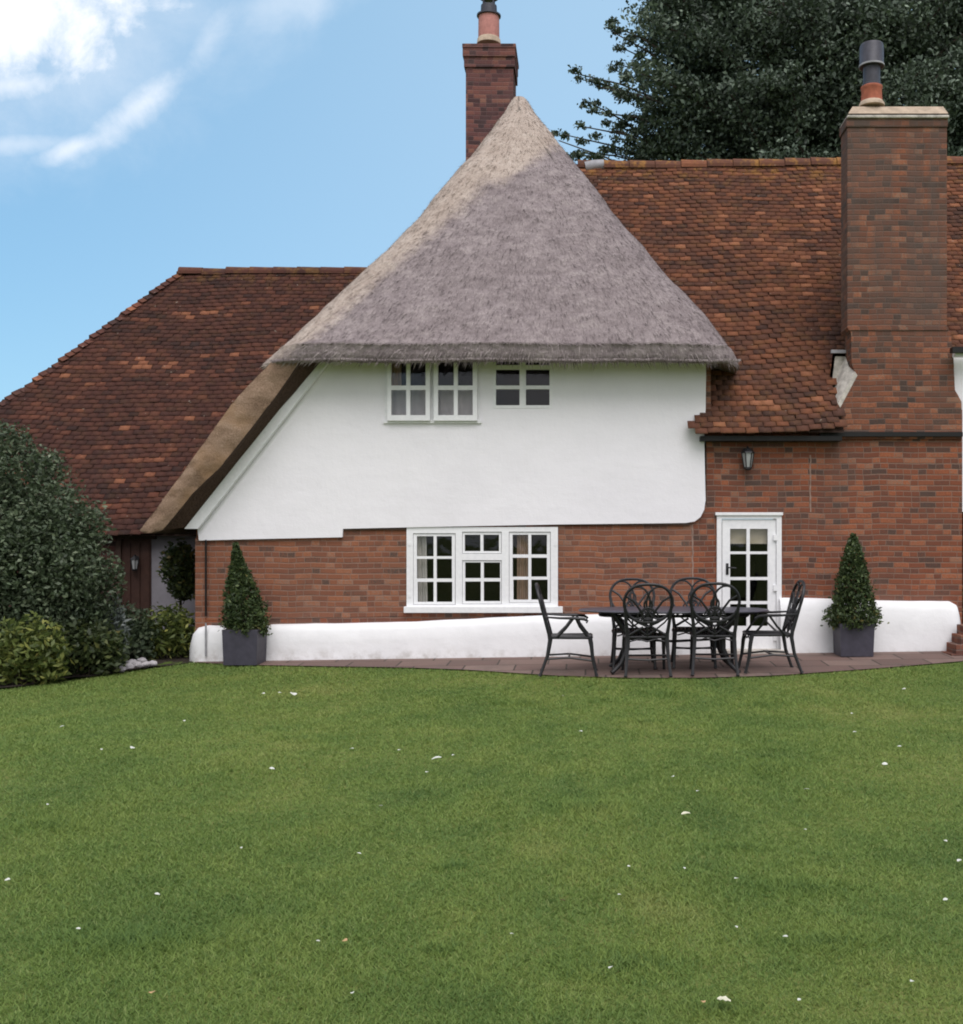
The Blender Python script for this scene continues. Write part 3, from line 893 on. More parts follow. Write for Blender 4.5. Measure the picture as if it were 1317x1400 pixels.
def make_thatch():
    V, tanv, rows = [], [], []
    nt = 84
    # underside, eave cut face, then the slope
    specs = []
    xl, xr = thatch_level(Z_EAVE_TOP, TE_Y)
    specs.append(('u', Z_EAVE_TOP - .10, TE_Y + .50, .42))
    specs.append(('u', Z_EAVE_TOP - .225, TE_Y + .12, .45))
    specs.append(('e', Z_EAVE_TOP - .235, TE_Y + .065, .48))
    specs.append(('e', Z_EAVE_TOP - .20, TE_Y + .03, .5))
    specs.append(('e', Z_EAVE_TOP - .12, TE_Y + .004, .5))
    specs.append(('e', Z_EAVE_TOP - .022, TE_Y + .010, .5))
    specs.append(('e', Z_EAVE_TOP - .004, TE_Y - .006, .5))
    for i in range(nt + 1):
        t = i / nt
        Z = Z_EAVE_TOP + .035 + (Z_APEX - Z_EAVE_TOP - .035) * t
        Y = TE_Y + .055 + (TA_Y - TE_Y - .055) * t - .10 * math.sin(math.pi * t)
        specs.append(('s', Z, Y, .55 * (1 - .65 * t) + .05))
    for kind, Z, Y, r in specs:
        Zc = max(Z, gz(494, TE_Y))
        xl, xr = thatch_level(Zc, Y if kind == 's' else TE_Y)
        if kind == 'u': xl += .5 if Y > TE_Y + .3 else .1; xr -= .3 if Y > TE_Y + .3 else .03
        row = []
        for (x, y, seg) in thatch_ring(xl, xr, Y, r):
            a = .030 if kind == 's' else .022
            dn = a * nz3(x * 1.6, y * 1.6, Z * 1.6) + .016 * nz3(x * 5, y * 5, Z * 5) + .008 * nz3(x * 14, y * 14, Z * 14)
            zz = Z
            if kind in 'eu':
                zz += .020 * nz3(x * 1.1, 3.3, 0) + .010 * nz3(x * 6, 9.1, 0)
            if seg == 2: y2, x2 = y - dn, x
            elif seg in (0,): x2, y2 = x - dn, y
            elif seg == 4: x2, y2 = x + dn, y
            elif seg == 1: x2, y2 = x - dn * .7, y - dn * .7
            else: x2, y2 = x + dn * .7, y - dn * .7
            V.append((x2, y2, zz))
            # newer straw: along the left hip and over the crown
            py = PY - (Z - EYE) * F / Y; px = PX + x / Y * F
            hipw = np.interp(py, [130, 250, 330, 480], [44, 66, 52, 44])
            dl = (px - np.interp(py, Lp[:, 0], Lp[:, 1])) / hipw
            cap = (np.interp(px, [600, 690, 762], [262, 250, 198]) - py) / 24.0
            k = max(min(1.0, 1.25 - dl * .75), min(1, max(0, .5 + cap * .5)))
            if seg == 0: k = 1.0
            tanv.append(max(0.0, min(1.0, k)) if kind == 's' else max(0.0, min(.8, k * .7)))
        rows.append(len(row))
    V = np.array(V); n = len(V) // len(specs)
    ii = []
    for i in range(len(specs) - 1):
        for j in range(n - 1):
            ii.append((i * n + j, i * n + j + 1, (i + 1) * n + j + 1, (i + 1) * n + j))
    Fq = np.array(ii)
    o = npmesh('thatched_roof', V, Fq, M['thatch'], smooth=True, vattr={'tan': tanv, 'tint': np.zeros(len(V))})
    o['label'] = 'steep grey thatched roof with paler straw along its left hip and crown'
    part(o)
    # loose straw ends on the surface
    T = np.array(tanv)
    C = V[Fq].mean(1); A = V[Fq[:, 3]] - V[Fq[:, 0]]; B = V[Fq[:, 1]] - V[Fq[:, 0]]
    area = np.linalg.norm(np.cross(A, B), axis=1)
    sel = np.arange(len(Fq)) >= 2 * (n - 1)
    front = (C[:, 1] < 18.2)
    pr = area * sel * front
    N = 42000
    idx = RNG.choice(len(Fq), N, p=pr / pr.sum())
    a, b_ = RNG.random((N, 1)), RNG.random((N, 1))
    P = V[Fq[idx, 0]] + A[idx] * a + B[idx] * b_
    nrm = np.cross(B[idx], A[idx]); nrm /= np.linalg.norm(nrm, axis=1, keepdims=True) + 1e-9
    dn = -A[idx] / (np.linalg.norm(A[idx], axis=1, keepdims=True) + 1e-9)
    dn = dn + RNG.normal(0, .22, (N, 3)) * .6; dn /= np.linalg.norm(dn, axis=1, keepdims=True)
    sd = np.cross(dn, nrm); sd /= np.linalg.norm(sd, axis=1, keepdims=True)
    ln = (.05 + .10 * RNG.random((N, 1))); w = .003 + .005 * RNG.random((N, 1))
    lift = .003 + .008 * RNG.random((N, 1))
    V2 = np.empty((N * 3, 3))
    V2[0::3] = P - sd * w - nrm * .004; V2[1::3] = P + sd * w - nrm * .004; V2[2::3] = P + dn * ln + nrm * lift
    st = npmesh('loose_straw', V2, np.arange(N * 3).reshape(N, 3), M['thatch'], o, vattr={'tan': np.repeat(T[Fq[idx, 0]], 3), 'tint': np.repeat(RNG.random(N) * 2 - 1.0, 3)})
    st['kind'] = 'stuff'
    # ragged fringe at the lower lip of the eave
    xl, xr = thatch_level(gz(494, TE_Y), TE_Y)
    N = 5200
    x = xl + .25 + (xr - xl - .3) * RNG.random(N); y = TE_Y + .0 + .10 * RNG.random(N)
    zb = np.array([Z_EAVE_TOP - .222 + .020 * nz3(q * 1.1, 3.3, 0) + .010 * nz3(q * 6, 9.1, 0) for q in x])
    P = np.stack([x, y, zb + .03], 1); w = np.stack([np.full(N, .005), np.zeros(N), np.zeros(N)], 1)
    tip = P + np.stack([RNG.normal(0, .012, N), RNG.normal(0, .012, N), -.026 - .010 * RNG.random(N)], 1)
    V2 = np.empty((N * 3, 3)); V2[0::3] = P - w; V2[1::3] = P + w; V2[2::3] = tip
    st = npmesh('eave_fringe', V2, np.arange(N * 3).reshape(N, 3), M['thatch'], o, vattr={'tan': np.zeros(N * 3), 'tint': np.repeat(RNG.random(N) * 1.2 - .3, 3)})
    st['kind'] = 'stuff'
    return o


thatch = make_thatch()

# catslide verge on the left: thick slab of thatch running back, its cut face to the lawn
VY = 14.26


def catslide():
    outer = [(378, 488), (364, 503), (345, 521), (318, 551), (290, 590), (262, 629), (236, 665), (212, 698), (196, 719)]
    low = [(190, 726), (199, 729), (213, 728)]
    inner = [(222, 725), (240, 704), (264, 674), (301, 639), (347, 581), (376, 543), (404, 503), (414, 488)]
    P = outer + low + inner
    ny = 22; n = len(P)
    V, tv = [], []
    Ys = [VY + .03] + [VY + .0] + list(np.linspace(VY + .06, 19.5, ny))
    c = np.mean(np.array(P), axis=0)
    for k, Y in enumerate(Ys):
        for (px, py) in P:
            q = at(px, py, VY)
            V.append((q.x + .006 * nz3(q.z * 4, Y * 2, 5), Y + .012 * nz3(q.x * 5, q.z * 5, 2) * (k < 2), q.z + .006 * nz3(q.x * 4, Y * 2, 8)))
    m = MB(); m.v = V
    for k in range(1, len(Ys) - 1):
        for i in range(n):
            m.f.append((k * n + i, k * n + (i + 1) % n, (k + 1) * n + (i + 1) % n, (k + 1) * n + i))
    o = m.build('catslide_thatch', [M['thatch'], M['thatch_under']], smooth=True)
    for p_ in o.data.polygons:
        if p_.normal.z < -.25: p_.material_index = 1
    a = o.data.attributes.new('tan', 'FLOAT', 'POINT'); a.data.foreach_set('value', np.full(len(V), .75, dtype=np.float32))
    part(o)
    # cut end
    m = MB()
    half = len(outer)
    O = [at(px, py, VY) for px, py in outer + low[:2]]
    I = [at(px, py, VY) for px, py in list(reversed(inner)) + [low[2]]]
    O2 = np.array([list(q) for q in O]); I2 = np.array([list(q) for q in I])

    def resamp(A, k):
        d_ = np.concatenate([[0], np.cumsum(np.linalg.norm(np.diff(A, axis=0), axis=1))])
        t = np.linspace(0, d_[-1], k)
        return np.stack([np.interp(t, d_, A[:, i]) for i in range(3)], 1)
    O3, I3 = resamp(O2, 60), resamp(I2, 60)
    for i in range(60):
        for j in range(11):
            t = j / 10
            q = O3[i] * (1 - t) + I3[i] * t
            bul = .035 * math.sin(math.pi * t) + .02 * nz3(q[0] * 6, q[2] * 6, 1) + .012 * nz3(q[0] * 18, q[2] * 18, 4)
            m.v.append((q[0], q[1] - bul, q[2]))
    for i in range(59):
        for j in range(10):
            m.f.append((i * 11 + j, (i + 1) * 11 + j, (i + 1) * 11 + j + 1, i * 11 + j + 1))
    e = m.build('cut_verge', M['thatch_cut'], o, smooth=True)
    e['label'] = 'tan cut straw end of the sloping thatch'
    # underside down to the bargeboard
    m = MB()
    A = [at(px, py, VY + .05) for px, py in inner[::-1]]
    nA = len(A)
    Bq = [at(px, py, 14.58) for px, py in [(452, 482), (436, 500), (408, 533), (382, 562), (346, 607), (306, 656), (272, 699), (254, 721)]]
    m.add(A + Bq, [(i, i + 1, nA + i + 1, nA + i) for i in range(nA - 1)])
    # end of the underside by the eave foot
    m.add([at(222, 725, VY + .05), at(254, 721, 14.58), at(264, 722, 15.6), at(214, 727, 15.6)], [(0, 1, 2, 3)])
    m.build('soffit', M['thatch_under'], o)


catslide()


# ---- tiled roofs
def tiled(name, mat, O, ex, v, inside, umax, vmax, lift=lambda u_, v_: 0.0, expo=.101, tw=.162, par=None, seed=3):
    """rows of single clay tiles on the plane O + u*ex + v*v; every tile its own little slab"""
    rg = np.random.default_rng(seed)
    nrm = ex.cross(v).normalized()
    if nrm.z < 0: nrm = -nrm
    V, Fc, T = [], [], []
    rows = int(vmax / expo)
    for r in range(rows):
        off = (r % 2) * tw / 2 + rg.normal(0, .008)
        rowt = rg.normal(0, .09)
        k = 0; run = 0.0
        while k * tw - tw < umax:
            u0 = k * tw + off - tw / 2; k += 1
            uc, vc = u0 + tw / 2, r * expo + .05
            if not inside(uc, vc): continue
            g_ = .003; sag = lift(uc, vc)
            dv = rg.normal(0, .006); du = rg.normal(0, .003); rise = .012 + .004 * abs(rg.normal()); sk = rg.normal(0, .0035)
            th = .013
            a0, a1 = u0 + g_ + du, u0 + tw - g_ + du
            v0, v1 = r * expo + dv, r * expo + expo + .045
            base = len(V)
            for (uu_, vv_, hh) in ((a0, v0 + sk, rise + th), (a1, v0 - sk, rise + th), (a1, v1, th * .4), (a0, v1, th * .4),
                                   (a0, v0 + sk, rise - .004), (a1, v0 - sk, rise - .004), (a1, v1, -.006), (a0, v1, -.006)):
                p = O + ex * uu_ + v * vv_ + nrm * (hh) + Vector((0, 0, sag))
                V.append(p[:])
            Fc += [(base, base + 1, base + 2, base + 3), (base, base + 4, base + 5, base + 1), (base + 1, base + 5, base + 6, base + 2), (base + 3, base + 7, base + 4, base)]
            run = run * .72 + rg.normal(0, .09)
            t = min(1, max(0, run + (rg.beta(3.2, 4.2) if rg.random() > .05 else rg.uniform(.5, .85)) + rowt * .3))
            T += [t] * 4
    return npmesh(name, np.array(V), np.array(Fc), mat, tint=T)


def flat(name, mat, pts, faces, par=None):
    m = MB(); m.add(pts, faces); return m.build(name, mat, par)


SL = R(50)
upv = Vector((0, math.cos(SL), math.sin(SL)))
EX = Vector((1, 0, 0))
# right wing
RO = Vector((-1.1, 14.42, gz(592, 14.42)))
RK, RW = gx(946, 14.42) + 1.1, 1.56 + 1.1      # where the eave tiles start, and the edge of the white render
RX1 = 7.6
ridge_Y = 18.40
vtop = (ridge_Y - RO.y) / math.cos(SL)


def rise_r(u_, v_): return .040 * (u_ - 3.1) * min(1, max(0, 1 - v_ / 3)) + .02 * (u_ / 3 - .5) * v_ / vtop + .03 * math.sin(u_ * 1.6 + .4) * (1 - v_ / vtop) * .5 + .018 * math.sin(u_ * 2.9 + v_)


chx0 = gx(1150, 14.66) - RO.x; chx1 = gx(1303, 14.66) - RO.x
chy = (15.15 - RO.y) / math.cos(SL)


def in_r(u_, v_):
    if chx0 < u_ < chx1 and v_ < chy - .02: return False
    if u_ >= chx1 and v_ < (gz(477, 14.9) - RO.z) / math.sin(SL) - .05: return False
    if u_ > chx0 - .12 * 0 and u_ < chx1 and v_ < chy: return False
    if v_ <= .30: return u_ > RK                     # the little kick of tiles past the render
    return u_ > RW - .02 - (RW - .15) * (v_ - .3) / (vtop - .3)


rr_ = tiled('tiled_roof', M['tile_right'], RO, EX, upv, in_r, RX1 - RO.x, vtop, rise_r, seed=5)
rr_['label'] = 'orange brown clay tiled roof of the right wing'
part(rr_)
# boarding under the tiles, back slope and ridge
uv0 = RO + Vector((.19, .02, -.03)); zr = RO.z + math.tan(SL) * (ridge_Y - RO.y)
RZ = zr
X0, X1 = gx(946, 14.42), RX1
cX0, cX1 = gx(1150, 14.66), gx(1303, 14.66)


def rp(x, y): return (x, y, RO.z + math.tan(SL) * (y - RO.y) - .035)


hy = 14.42 + (gz(477, 14.9) - RO.z) / math.tan(SL) - .03
flat('roof_boarding', M['dark_wood'], [rp(X0 + .2, 14.46), rp(cX0, 14.46), rp(cX0, 15.13), rp(X0 + .2, 15.13), rp(cX1, 15.13), rp(-.95, ridge_Y), rp(X1, ridge_Y), rp(X1, max(15.13, hy)), rp(cX1, max(15.13, hy)),
                                        (X1, ridge_Y + 4, rp(0, 14.4)[2]), (X0 - 1.5, ridge_Y + 4, rp(0, 14.4)[2]), rp(X0 - 1.5, ridge_Y)],
     [(0, 1, 2, 3), (3, 2, 4, 8, 7, 6, 5), (11, 6, 9, 10)], rr_)
m = MB(); m.box((X0 + .12, 14.50, RO.z - .09), (cX0 - .02, 14.69, RO.z - .03))  # black box standing in for the deep shadow under the tile eave
m.build('fascia_or_shade', M['black_gutter'], rr_)


def ridge_tiles(name, x0, x1, Y, z0, z1, mat, par, seed, r=.12, lf=.42):
    rg = np.random.default_rng(seed)
    m = MB(); x = x0; L = x1 - x0
    while x < x1 - .05:
        l = min(lf, x1 - x); zc = z0 + (z1 - z0) * (x - x0) / L - .05 + rg.normal(0, .006)
        k = 9; base = []
        ra = r + .010
        for (xx, rad) in ((x, ra), (x + l - .008, ra - .012)):
            for j in range(k):
                a = math.pi * (-.06 + 1.12 * j / (k - 1))
                base.append((xx, Y - math.cos(a) * rad, zc + math.sin(a) * rad))
        cen = [(x, Y, zc - .02), (x + l - .008, Y, zc - .02)]
        fs = [(j, j + 1, k + j + 1, k + j) for j in range(k - 1)] + [tuple(reversed(range(k))), tuple(range(k, 2 * k))]
        m.add(base, fs, min(1, max(0, rg.normal(.42, .12))))
        x += l
    return m.build(name, mat, par, smooth=False)


ridge_tiles('ridge_tiles', gx(790, ridge_Y), X1, ridge_Y, RZ - .01, RZ + .09, M['tile_right'], rr_, 3)
# lead patch where the ridge meets the thatch
m = MB(); m.tube([(gx(800, 18.3), ridge_Y - .06, RZ - .05), (gx(812, 18.3), ridge_Y - .05, RZ - .02), (gx(826, 18.3), ridge_Y - .05, RZ - .01)], .09, 8); m.build('ridge_flashing', M['lead'], rr_, smooth=True)
# brown end board beside the render
m = MB(); m.pbox(965, 494, 972, 566, UY + .04, .12); part(m.build('end_board', M['brick_soft']))

# left wing: hipped
LY0, LZ0, LY1 = 16.2, gz(730, 16.2), 20.15
LX0 = gx(-232, 16.2); LXr = gx(250, LY1)
LO = Vector((LX0, LY0, LZ0))
lv = (LY1 - LY0) / math.cos(SL)


def in_l(u_, v_):
    f = v_ / lv
    return u_ > f * (LXr - LX0) and u_ + LX0 < -5.2 + f * 3.0


def sag_l(u_, v_): return .018 * math.sin(u_ * 1.3) + .014 * math.sin(u_ * 2.7 + v_ * 1.3)


lr = tiled('tiled_roof', M['tile_left'], LO, EX, upv, in_l, 10.0, lv, sag_l, seed=9)
lr['label'] = 'dark brown hipped clay tiled roof of the left wing'
part(lr)
LZ1 = LZ0 + math.tan(SL) * (LY1 - LY0)
flat('roof_boarding', M['dark_wood'], [(LX0 - .02, LY0 + .02, LZ0 - .015), (-5.1, LY0 + .05, LZ0 - .03), (-2.1, LY1, LZ1 - .03), (LXr - .03, LY1, LZ1 - .015), (LX0, LY1 + 3.9, LZ0), (-2.1, LY1 + 3.9, LZ0)],
     [(0, 1, 2, 3), (0, 3, 4), (3, 2, 5, 4)], lr)
ridge_tiles('ridge_tiles', LXr - .05, -2.2, LY1, LZ1 + .005, LZ1 + .03, M['tile_left'], lr, 6, r=.11)
# bonnet tiles down the hip
m = MB(); rg = np.random.default_rng(4)
nb = 52
for i in range(nb):
    t = (i + .5) / nb
    p = Vector((LX0, LY0, LZ0)).lerp(Vector((LXr, LY1, LZ1)), t) + Vector((rg.normal(0, .008), 0, .035 + rg.normal(0, .012)))
    dr = (Vector((LXr, LY1, LZ1)) - Vector((LX0, LY0, LZ0))).normalized()
    sdv = Vector((1, -1, 0)).normalized(); up = dr.cross(sdv).normalized()
    if up.z < 0: up = -up
    a, c = p - dr * .05, p + dr * .13
    m.add([a - sdv * .10 - up * .05 + up * .02, a + up * .035, a + sdv * .10 - up * .05 + up * .02, c - sdv * .07 - up * .07, c, c + sdv * .07 - up * .07,
           a - sdv * .10 - up * .06, a + sdv * .10 - up * .06], [(0, 1, 4, 3), (1, 2, 5, 4), (0, 6, 7, 2, 1)], float(min(1, max(0, rg.normal(.6, .25)))))
m.build('hip_tiles', M['tile_left'], lr)
# wall of the left wing with its door, in the shade of the porch
b = MB(); b.slab([[(-240, 930), (-240, 724), (310, 724), (310, 930)]], 16.5, .3)
part(b.build('left_wall', M['brick_far']))
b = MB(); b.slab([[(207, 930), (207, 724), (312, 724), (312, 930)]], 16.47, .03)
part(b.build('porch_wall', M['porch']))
m = MB(); m.pbox(166, 738, 206, 858, 16.44, .06)
dd = part(m.build('porch_door', M['brown_door']))
m = MB()
for x in (167, 180, 193): m.pbox(x, 742, x + 11, 852, 16.425, .02)
m.build('door_panel', M['brown_door'], dd)
m = MB(); m.pbox(158, 736, 165, 862, 16.40, .1); m.pbox(158, 730, 212, 737, 16.40, .1); m.build('door_surround', M['dark_wood'], dd)
# side wall of the gable facing the porch
m = MB(); m.box((gx(268, WY), WY + .02, -.3), (gx(268, WY) + .25, 16.45, 1.75)); part(m.build('porch_side_wall', M['brick_soft']))
# porch floor step
m = MB(); m.box((gx(170, 16), 15.4, -.3), (gx(268, WY) - .02, 16.45, -.02)); part(m.build('porch_step', M['lead']))

# downpipe at the left corner
m = MB(); q0, q1 = at(281.5, 738, WY - .06), at(281.5, 893, WY - .2)
m.tube([q0, Vector((q0.x, q0.y, gz(842, WY - .06)))], .013, 8); part(m.build('downpipe', M['black_gutter'], smooth=True))
m = MB(); m.tube([at(281.5, 852, WY - .2), at(281.5, 897, WY - .2)], .012, 8); part(m.build('lower_pipe', M['lead'], smooth=True))

# ---- chimneys
CY = 14.655
cx = lambda p: gx(p, CY)
czf = lambda p: gz(p, CY)
front = [(1140, 600), (1142, 560), (1146, 551), (1163, 520), (1169, 508), (1165, 498), (1164, 455), (1159, 448), (1159, 172), (1295, 172), (1295, 448), (1300, 455), (1304, 490), (1306, 533), (1315, 549), (1316, 600)]
chim = MB(); chim.slab([front], CY, .37)
ch = part(chim.build('chimney', M['brick_chimney'])); ch['label'] = 'broad brick chimney stack on the front of the right wing'
m = MB(); m.pbox(1157.5, 160, 1296.5, 173, CY - .02, .41, bev=.008); m.build('corbel', M['brick_chimney'], ch)
m = MB(); m.pbox(1159, 156.5, 1298.5, 160.5, CY - .05, .46, bev=.012); m.build('coping', M['cement'], ch)
m = MB()
a0 = [(1163, 155), (1292, 155), (1286, 145.5), (1170, 145.5)]
V0 = [at(1160, 155, CY - .02), at(1297, 155, CY - .02), at(1290, 145.5, CY + .08), at(1166, 145.5, CY + .08)]
V1 = [Vector((V0[0].x, CY + .39, V0[0].z)), Vector((V0[1].x, CY + .39, V0[1].z)), Vector((V0[2].x, CY + .31, V0[2].z)), Vector((V0[3].x, CY + .31, V0[3].z))]
m.add(V0 + V1, [(0, 1, 2, 3), (4, 7, 6, 5), (0, 3, 7, 4), (1, 5, 6, 2), (3, 2, 6, 7)])
m.lathe((gx(1192, CY + .18), CY + .18, gz(146, CY + .18)), [(.17, 0), (.165, .03), (.145, .065), (.135, .07)], 16)
m.build('flaunching', M['cement_warm'], ch, smooth=True)
CX = gx(1192, CY + .18); cz0 = gz(143, CY + .18)
k = (CY + .18) / F
m = MB(); m.lathe((CX, CY + .18, cz0), [(14.5 * k, 0), (13.6 * k, 20 * k), (14.6 * k, 21 * k), (14.6 * k, 24 * k), (13 * k, 25 * k)], 24); m.build('chimney_pot', M['pot'], ch, smooth=True)
m = MB(); m.lathe((CX, CY + .18, cz0 + 24 * k), [(13 * k, 0), (13 * k, 3 * k), (11.5 * k, 4 * k), (11.5 * k, 27 * k), (16 * k, 27 * k), (16.8 * k, 28 * k), (16.8 * k, 30 * k), (16.2 * k, 31 * k), (16.2 * k, 55 * k), (15 * k, 58 * k), (4 * k, 61 * k), (0.5 * k, 62 * k)], 24)
m.build('cowl', M['cowl'], ch, smooth=True)
m = MB(); m.lathe((CX, CY + .18, cz0 + 51.5 * k), [(17.3 * k, 0), (17.3 * k, 2.2 * k), (16 * k, 2.4 * k)], 24); m.build('cowl_rim', M['lead'], ch, smooth=True)
# cement weathering on the left shoulder and dark lead strip across the breast
m = MB()
V0 = [at(1169.5, 508, CY - .004), at(1146, 552, CY - .004), at(1131, 548, CY + .36), at(1139, 482, CY + .36), at(1158, 482, CY + .36)]
m.add(V0 + [q + Vector((.03, 0, -.05)) for q in V0], [(0, 1, 2, 3, 4), (0, 5, 6, 1), (1, 6, 7, 2), (2, 7, 8, 3), (3, 8, 9, 4)])
m.build('shoulder_fillet', M['cement'], ch)
m = MB(); m.pbox(1122, 590.5, 1317, 596.5, CY - .045, .06); m.build('lead_strip', M['black_gutter'], ch)
m = MB(); m.pbox(1137, 478, 1158, 482.5, CY + .30, .06); m.build('flashing', M['lead'], ch)
m = MB(); m.pbox(1160.5, 447, 1297, 451.5, CY - .012, .05); m.build('string_course', M['brick_chimney'], ch)

# rear chimney behind the thatch
BY = 19.2
bk = BY / F
bx = MB(); bx.pbox(637, 90, 702, 300, BY, .75)
rc = part(bx.build('chimney', M['brick_far'])); rc['label'] = 'narrow brick chimney stack rising behind the thatched peak'
m = MB(); m.pbox(634.5, 76, 704, 91, BY - .03, .81); m.pbox(632.5, 64, 704.5, 76.5, BY - .06, .87, bev=.01); m.pbox(632, 59, 705.5, 64.5, BY - .075, .9, bev=.01); m.build('corbel', M['brick_far'], rc)
pc = Vector((gx(668.5, BY + .35), BY + .35, gz(59, BY + .35)))
m = MB(); m.lathe(pc, [(17 * bk, -2 * bk), (16 * bk, 5 * bk), (14.5 * bk, 7 * bk)], 20); m.build('flaunching', M['cement_warm'], rc, smooth=True)
m = MB(); m.lathe(pc + Vector((0, 0, 6 * bk)), [(14.8 * bk, 0), (14.5 * bk, 29 * bk), (14 * bk, 31 * bk)], 20); m.build('chimney_pot', M['pot_far'], rc, smooth=True)
m = MB(); m.lathe(pc + Vector((0, 0, 37 * bk)), [(16.8 * bk, 0), (16.8 * bk, 2 * bk), (11.5 * bk, 4 * bk), (11 * bk, 15 * bk), (9.5 * bk, 15.5 * bk)], 20)
for a in range(4): 
    an = math.pi / 4 + a * math.pi / 2
    m.tube([pc + Vector((9.5 * bk * math.cos(an), 9.5 * bk * math.sin(an), 51 * bk)), pc + Vector((9.5 * bk * math.cos(an), 9.5 * bk * math.sin(an), 64 * bk))], .02, 6)
m.lathe(pc + Vector((0, 0, 63 * bk)), [(13.5 * bk, 0), (13.5 * bk, 3 * bk), (3 * bk, 9 * bk), (.5 * bk, 9.5 * bk)], 20)
m.build('cowl', M['cowl'], rc, smooth=True)

# white rendered bay at the far right edge, its gutter
b = MB(); b.slab([[(1302, 700), (1302, 484), (1420, 484), (1420, 697)]], CY + .055, .25)
part(b.build('right_bay_wall', M['render']))
m = MB(); m.pbox(1303, 474, 1420, 481, 14.42, .12); m.build('gutter', M['black_gutter'], rr_)
m = MB(); m.pbox(1306, 481.5, 1420, 487, 14.55, .1); m.build('fascia_or_shade', M['white_paint'], rr_)
b = MB(); b.slab([[(1317, 915), (1317, 699), (1420, 699), (1420, 915)]], WY + .25, .2)
part(b.build('recess_wall', M['brick_far']))


# ------------------------------------------------------------------ lanterns
def lantern(label, c, k=1.0):
    t = empty('wall_lantern', c)
    tag(t, label, 'lantern')
    m = MB(); m.box((-.045 * k, -.012, .0), (.045 * k, .0, .17 * k), bev=.004)
    m.tube([(0, -.01, .14 * k), (0, -.07 * k, .19 * k), (0, -.11 * k, .17 * k)], .010 * k, 6)
    m.build('bracket', M['black_metal'], t)
    m = MB(); m.lathe((0, -.11 * k, .10 * k), [(.09 * k, 0), (.085 * k, .015 * k), (.03 * k, .06 * k), (.012 * k, .075 * k)], 6); m.build('cap', M['black_metal'], t)
    m = MB(); m.lathe((0, -.11 * k, -.08 * k), [(.045 * k, 0), (.075 * k, .18 * k)], 6); m.build('lamp_glass', M['lamp_glass'], t)
    m = MB(); m.lathe((0, -.11 * k, -.10 * k), [(.03 * k, -.02 * k), (.055 * k, 0), (.055 * k, .02 * k)], 6)
    for j in range(6):
        a = 2 * math.pi * j / 6
        m.tube([(.048 * k * math.cos(a), -.11 * k + .048 * k * math.sin(a), -.08 * k), (.080 * k * math.cos(a), -.11 * k + .080 * k * math.sin(a), .10 * k)], .007 * k, 4)
    m.build('cage', M['black_metal'], t)
    return t


q = at(1021, 631, WY); lantern('small black lantern on the brick wall above the glazed door', q)
q = at(187, 772, 16.40); lantern('dark porch lantern with pale glass beside the brown door, under the thatch', q, .75)


# ------------------------------------------------------------------ vegetation
def leaf_mesh(name, C, size, mat, parent=None, tint=None, aspect=.5, up=0.0, droop=0.0):
    """one small bent leaf (two triangles) at each point C"""
    N = len(C)
    d = RNG.normal(0, 1, (N, 3)); d[:, 2] = d[:, 2] * .8 + up
    d /= np.linalg.norm(d, axis=1, keepdims=True)
    s = np.cross(d, RNG.normal(0, 1, (N, 3))); s /= np.linalg.norm(s, axis=1, keepdims=True) + 1e-9
    nn = np.cross(d, s)
    L = size * (.6 + .8 * RNG.random((N, 1))); W = L * aspect
    V = np.empty((N * 4, 3))
    V[0::4] = C - d * L * .5
    V[1::4] = C + s * W * .5 + nn * W * .18
    V[2::4] = C + d * L * .5 - np.array([0, 0, droop])
    V[3::4] = C - s * W * .5 + nn * W * .18
    if tint is None: tint = RNG.random(N)
    return npmesh(name, V, np.arange(N * 4).reshape(N, 4), mat, parent, tint=tint)


def stems_mesh(name, paths, mat, parent):
    m = MB()
    for pts, r0, r1 in paths:
        n = len(pts)
        m.tube(pts, [r0 + (r1 - r0) * i / (n - 1) for i in range(n)], 6)
    return m.build(name, mat, parent, smooth=True)


def blob_points(N, blobs, shell=.55):
    """points in a union of ellipsoids, biased to their shells, lumpy"""
    w = np.array([b[3] * b[4] * b[5] for b in blobs]) ** .67; w /= w.sum()
    k = RNG.choice(len(blobs), N, p=w)
    B = np.array(blobs)[k]
    d = RNG.normal(0, 1, (N, 3)); d /= np.linalg.norm(d, axis=1, keepdims=True)
    r = shell + (1 - shell) * RNG.random((N, 1)) ** .7
    lump = 1 + .10 * np.sin(d[:, :1] * 9 + B[:, :1] * 3) * np.sin(d[:, 2:3] * 8 + B[:, 1:2]) + .07 * RNG.normal(0, 1, (N, 1))
    return B[:, :3] + d * r * lump * B[:, 3:6]


